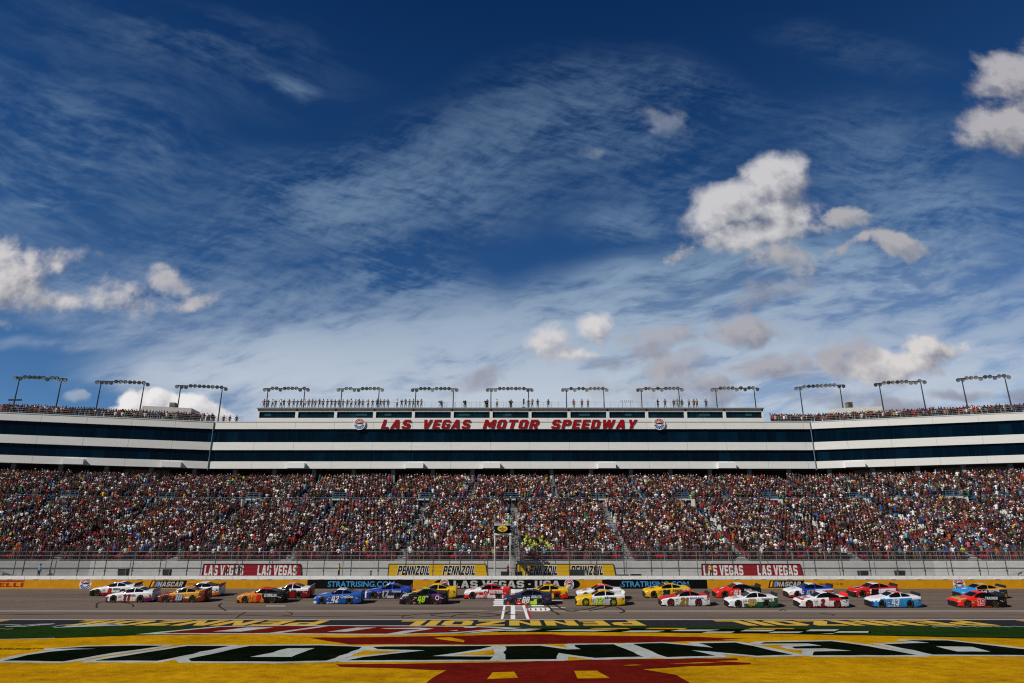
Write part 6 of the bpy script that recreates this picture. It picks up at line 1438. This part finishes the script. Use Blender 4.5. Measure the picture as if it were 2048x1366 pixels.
race_car(796, 896, 1209.4, 'b', ['black', 'purple', 'silver', 'neon'], [(lambda x, z, t, r: math.hypot(x-3.75, (z-.5)) < .62 and x > 3.3 and not t and not r, 1), (lambda x, z, t, r: x < .5 and .45 < z < .6, 1), (lambda x, z, t, r: t and .2 < x < .9, 2), (lambda x, z, t, r: 1.15 < x < 1.5 and z < .45, 1)],  # silver bonnet zone is a highlight put into the paint
 'black and purple racing car 48 with neon number', '48', 'neon', [('ally', 2.65, 3.0, .68, .78, 'white'), ('O', 3.72, 4.10, .45, .80, 'white')], 'neon', 'gold')
race_car(1006, 1105, 1210.8, 'b', ['navy', 'brightred', 'neon', 'white'], [(lambda x, z, t, r: x < 2.15 and z < .42+(x-1.6)*.10 and x > .35, 1), (lambda x, z, t, r: 2.15 <= x < 2.9 and z < .20, 2), (lambda x, z, t, r: 2.7 < x < 3.75 and z < .30+(x-2.7)*.42 and z > -.2+(x-2.7)*.30, 2), (lambda x, z, t, r: r and 2.3 < x < 2.9, 3) if False else (lambda x, z, t, r: False, 0)],
 'navy racing car 88 with red and neon green sides, crossing the finish line', '88', ('white', 'black'), ('AXALTA', 2.85, 3.85, .70, .84, 'white'), 'white', 'dark')
race_car(1150, 1254, 1212.2, 'a', ['silver', 'yellow', 'white'], [(lambda x, z, t, r: r, 1), (lambda x, z, t, r: x < 1.62-(z-.4)*.2 or (t and x < 1.7), 1), (lambda x, z, t, r: x > 3.95 and z < .72, 1), (lambda x, z, t, r: z < .15, 1), (lambda x, z, t, r: z > .62, 2)],
 'silver racing car 12 with yellow nose and roof and neon wheels', '12', 'neon', ('advance', 2.85, 4.0, .72, .84, 'black'), 'white', 'neon', 'white')
race_car(1322, 1423, 1213.0, 'a', ['white', 'red'], [(lambda x, z, t, r: t and x < 1.7, 1), (lambda x, z, t, r: r, 1), (lambda x, z, t, r: z > .93 and x > 1.6, 1), (lambda x, z, t, r: x > 4.6 and z > .8, 1)],
 'white racing car 21 with red bonnet, red roof and red wheels', '21', ('dgold', 'gold'), ('Quick Lane', 2.9, 4.2, .70, .82, 'blue', .3), 'white', 'red')
race_car(1455, 1561, 1215.9, 'a', ['white', 'green'], [(lambda x, z, t, r: x > 1.5 and z < .30+(x-1.5)*.12 and z < .62 and not t, 1), (lambda x, z, t, r: x > 4.55 and z < .85, 1)],
 'white racing car 10 with dark green lower tail', '10', ('gold', 'dgold'), ('Smithfield', 3.3, 4.3, .74, .86, 'green', .2), 'gold', 'dark')
race_car(1595, 1705, 1216.2, 'a', ['white', 'black', 'red'], [(lambda x, z, t, r: t and .25 < x < .55, 2), (lambda x, z, t, r: z < .15, 2), (lambda x, z, t, r: x > 3.0 and .70 < z < .80 and not t, 2), (lambda x, z, t, r: x > 2.9 and z > .80 and not t, 1), (lambda x, z, t, r: x > 4.65 and z > .80, 2), (lambda x, z, t, r: t and .5 < x < 1.0, 2) if False else (lambda x, z, t, r: False, 0)],
 'white racing car 2 with black rear pillar, red spoiler and red wheels', '2', ('dred', 'dred'), ('DISCOUNT', 2.95, 4.15, .72, .86, 'brightred'), False, 'red', 'brightred')
race_car(1739, 1853, 1215.8, 'b', ['sky', 'white', 'brightred', 'royal'], [(lambda x, z, t, r: r and 2.2 < x < 3.2 and z > 1.28, 2), (lambda x, z, t, r: z > .80 or t, 1), (lambda x, z, t, r: x < .8 and z > .60, 1), (lambda x, z, t, r: x < .15, 3)],
 'light blue racing car 43 with white top and red roof panel', '43', 'white', None, 'white', 'dark')
race_car(1906, 2028, 1215.6, 'a', ['brightred', 'black', 'gold'], [(lambda x, z, t, r: t and .2 < x < 1.1, 2), (lambda x, z, t, r: x > 2.65-(z-.3)*.6 and z > .12 and not r, 1), (lambda x, z, t, r: r and x > 3.2, 1)],
 'bright red and black racing car 19 with gold bonnet, last of the near line', '19', ('brightred', 'white'), ('TRACKER', 2.75, 3.95, .78, .92, 'white'), False, 'gold')
# far line
race_car(171, 271, 1192.6, 'a', ['white', 'dred', 'black', 'red'], [(lambda x, z, t, r: x < 1.1 and z < .62, 2), (lambda x, z, t, r: z < .42 and x > 1.1, 1), (lambda x, z, t, r: r and 2.2 < x < 2.8, 3), (lambda x, z, t, r: x > 3.9 and z < .6, 1)],
 'white topped racing car with dark red sides and black nose, leading the far line', '4', ('red', 'red'), ('BUSCH', 2.7, 3.4, .66, .76, 'black'), 'red', 'gold')
race_car(341, 441, 1194.0, 'a', ['white', 'black', 'orange', 'red'], [(lambda x, z, t, r: r and 2.4 < x < 3.4, 0), (lambda x, z, t, r: z < .28, 3), (lambda x, z, t, r: z < .42, 2), (lambda x, z, t, r: z > 1.0, 1)],
 'white racing car with black cabin and orange lower stripe, half hidden by car 18', None, 'white', ('STANLEY', 3.2, 4.1, .66, .78, 'silver'), False, 'dark', 'brown')
race_car(523, 623, 1197.2, 'a', ['white', 'red', 'dred'], [(lambda x, z, t, r: z < .68, 2), (lambda x, z, t, r: r and 2.4 < x < 3.3, 1), (lambda x, z, t, r: x > 4.7, 2)],
 'white topped dark red racing car beyond the orange car 8', '3', 'white', ('DOW', 2.9, 3.4, .70, .84, 'black'), 'white', 'dark', 'silver')
race_car(724, 823, 1197.6, 'a', ['royal', 'navy', 'white'], [(lambda x, z, t, r: x > 1.1 and z < .62 and x < 4.6 and z > .2, 1), (lambda x, z, t, r: 1.9 < x < 2.7 and z < .2, 2), (lambda x, z, t, r: x < .2, 2), (lambda x, z, t, r: r and 2.3 < x < 2.6, 2)],
 'royal blue racing car 17 just behind the light blue one', '17', 'silver', [('Fastenal', 3.0, 3.95, .66, .80, 'white', .2), ('ROUSH', 2.5, 3.2, .12, .26, 'white')], 'white', 'dark', 'royal')
race_car(817, 915, 1197.8, 'a', ['yellow', 'orange', 'amber'], [(lambda x, z, t, r: x < .8 and t, 1), (lambda x, z, t, r: z < .2, 2)],
 'plain yellow racing car mostly hidden behind the black car 48', None, 'black', ('DEWALT', 3.1, 4.15, .62, .82, 'black'), False, 'gold', 'yellow')
race_car(926, 1021, 1198.5, 'b', ['white', 'brightred', 'red'], [(lambda x, z, t, r: x < .6 and z < .45, 1), (lambda x, z, t, r: 1.2 < x < 2.6 and .42 < z < .66, 2), (lambda x, z, t, r: r and x > 2.2, 2), (lambda x, z, t, r: x > 2.6 and z > .46 and not t, 2), (lambda x, z, t, r: x > 4.2, 1)],
 'white and red racing car 9 approaching the finish line in the far line', '9', ('red', 'white'), ('HOOTERS', 2.75, 4.15, .60, .82, 'white'), 'white', 'dark', 'red')
race_car(1042, 1139, 1199.3, 'a', ['yellow', 'brightred', 'orange'], [(lambda x, z, t, r: x > 3.2 and z < .12+(x-3.2)*.34 and z < .56, 1), (lambda x, z, t, r: x > 4.4 and z < .5, 1)],
 'yellow racing car with red tail just behind the navy car 88', '22', 'black', ('PENNZOIL', 3.1, 4.15, .64, .80, 'red'), 'red', 'dark', 'yellow')
race_car(1153, 1248, 1199.8, 'a', ['white', 'brightred', 'neon'], [(lambda x, z, t, r: r, 1), (lambda x, z, t, r: x > 4.6 and z < .9, 2)],
 'white racing car with red roof hidden behind the silver car 12', '6', 'red', None, 'white', 'dark')
race_car(1289, 1384, 1196.3, 'b', ['yellow', 'amber', 'black'], [(lambda x, z, t, r: x < .2 and z < .35, 1)],
 'all yellow racing car 24 with black lettering', '24', ('navy', 'navy'), ('AXALTA', 3.0, 4.0, .68, .80, 'navy'), 'navy', 'dark')
race_car(1430, 1527, 1196.2, 'a', ['brightred', 'black', 'white'], [(lambda x, z, t, r: x > 2.75-(z-.5)*.5 and not t and not r, 1), (lambda x, z, t, r: r and 2.4 < x < 3.1, 2), (lambda x, z, t, r: x > 3.4, 1)],
 'red racing car 41 with black tail beneath the second red banner', '41', 'white', ('HAAS', 3.1, 3.8, .72, .84, 'white'), 'white', 'dark')
race_car(1573, 1675, 1196.3, 'b', ['royal', 'white', 'red', 'navy'], [(lambda x, z, t, r: r and 2.3 < x < 2.9, 1), (lambda x, z, t, r: x < 1.55-(z-.5)*.3 and z > .28, 1), (lambda x, z, t, r: x < 1.2 and z <= .28, 2), (lambda x, z, t, r: x > 2.8 and .58 < z < .76, 2), (lambda x, z, t, r: x > 2.8 and .5 < z < .85, 1), (lambda x, z, t, r: x > 3.2 and z < .85, 3)],
 'royal blue racing car 47 with white bonnet and red nose lip', '47', 'silver', None, 'white', 'dark')
race_car(1702, 1806, 1195.0, 'a', ['red', 'white', 'black'], [(lambda x, z, t, r: x < .9 and z < .18, 1), (lambda x, z, t, r: x < .25 and z < .5, 2), (lambda x, z, t, r: r and 2.3 < x < 2.9, 1), (lambda x, z, t, r: 1.75 < x < 4.6 and .30 < z < .78+(x-2)*.05, 1)],
 'red racing car 95 with white side panel and white nose lip', '95', ('black', 'black'), None, 'white', 'dark')
race_car(1917, 2026, 1197.8, 'b', ['navy', 'sky', 'amber', 'orange'], [(lambda x, z, t, r: r, 2), (lambda x, z, t, r: x < 1.75, 1), (lambda x, z, t, r: z > .86, 2), (lambda x, z, t, r: x > 4.3 and z < .35, 3)],
 'light blue nosed racing car with orange roof, last of the far line', '32', 'white', ('RED HAWK', 2.9, 4.0, .68, .86, 'white'), 'white', 'dark')
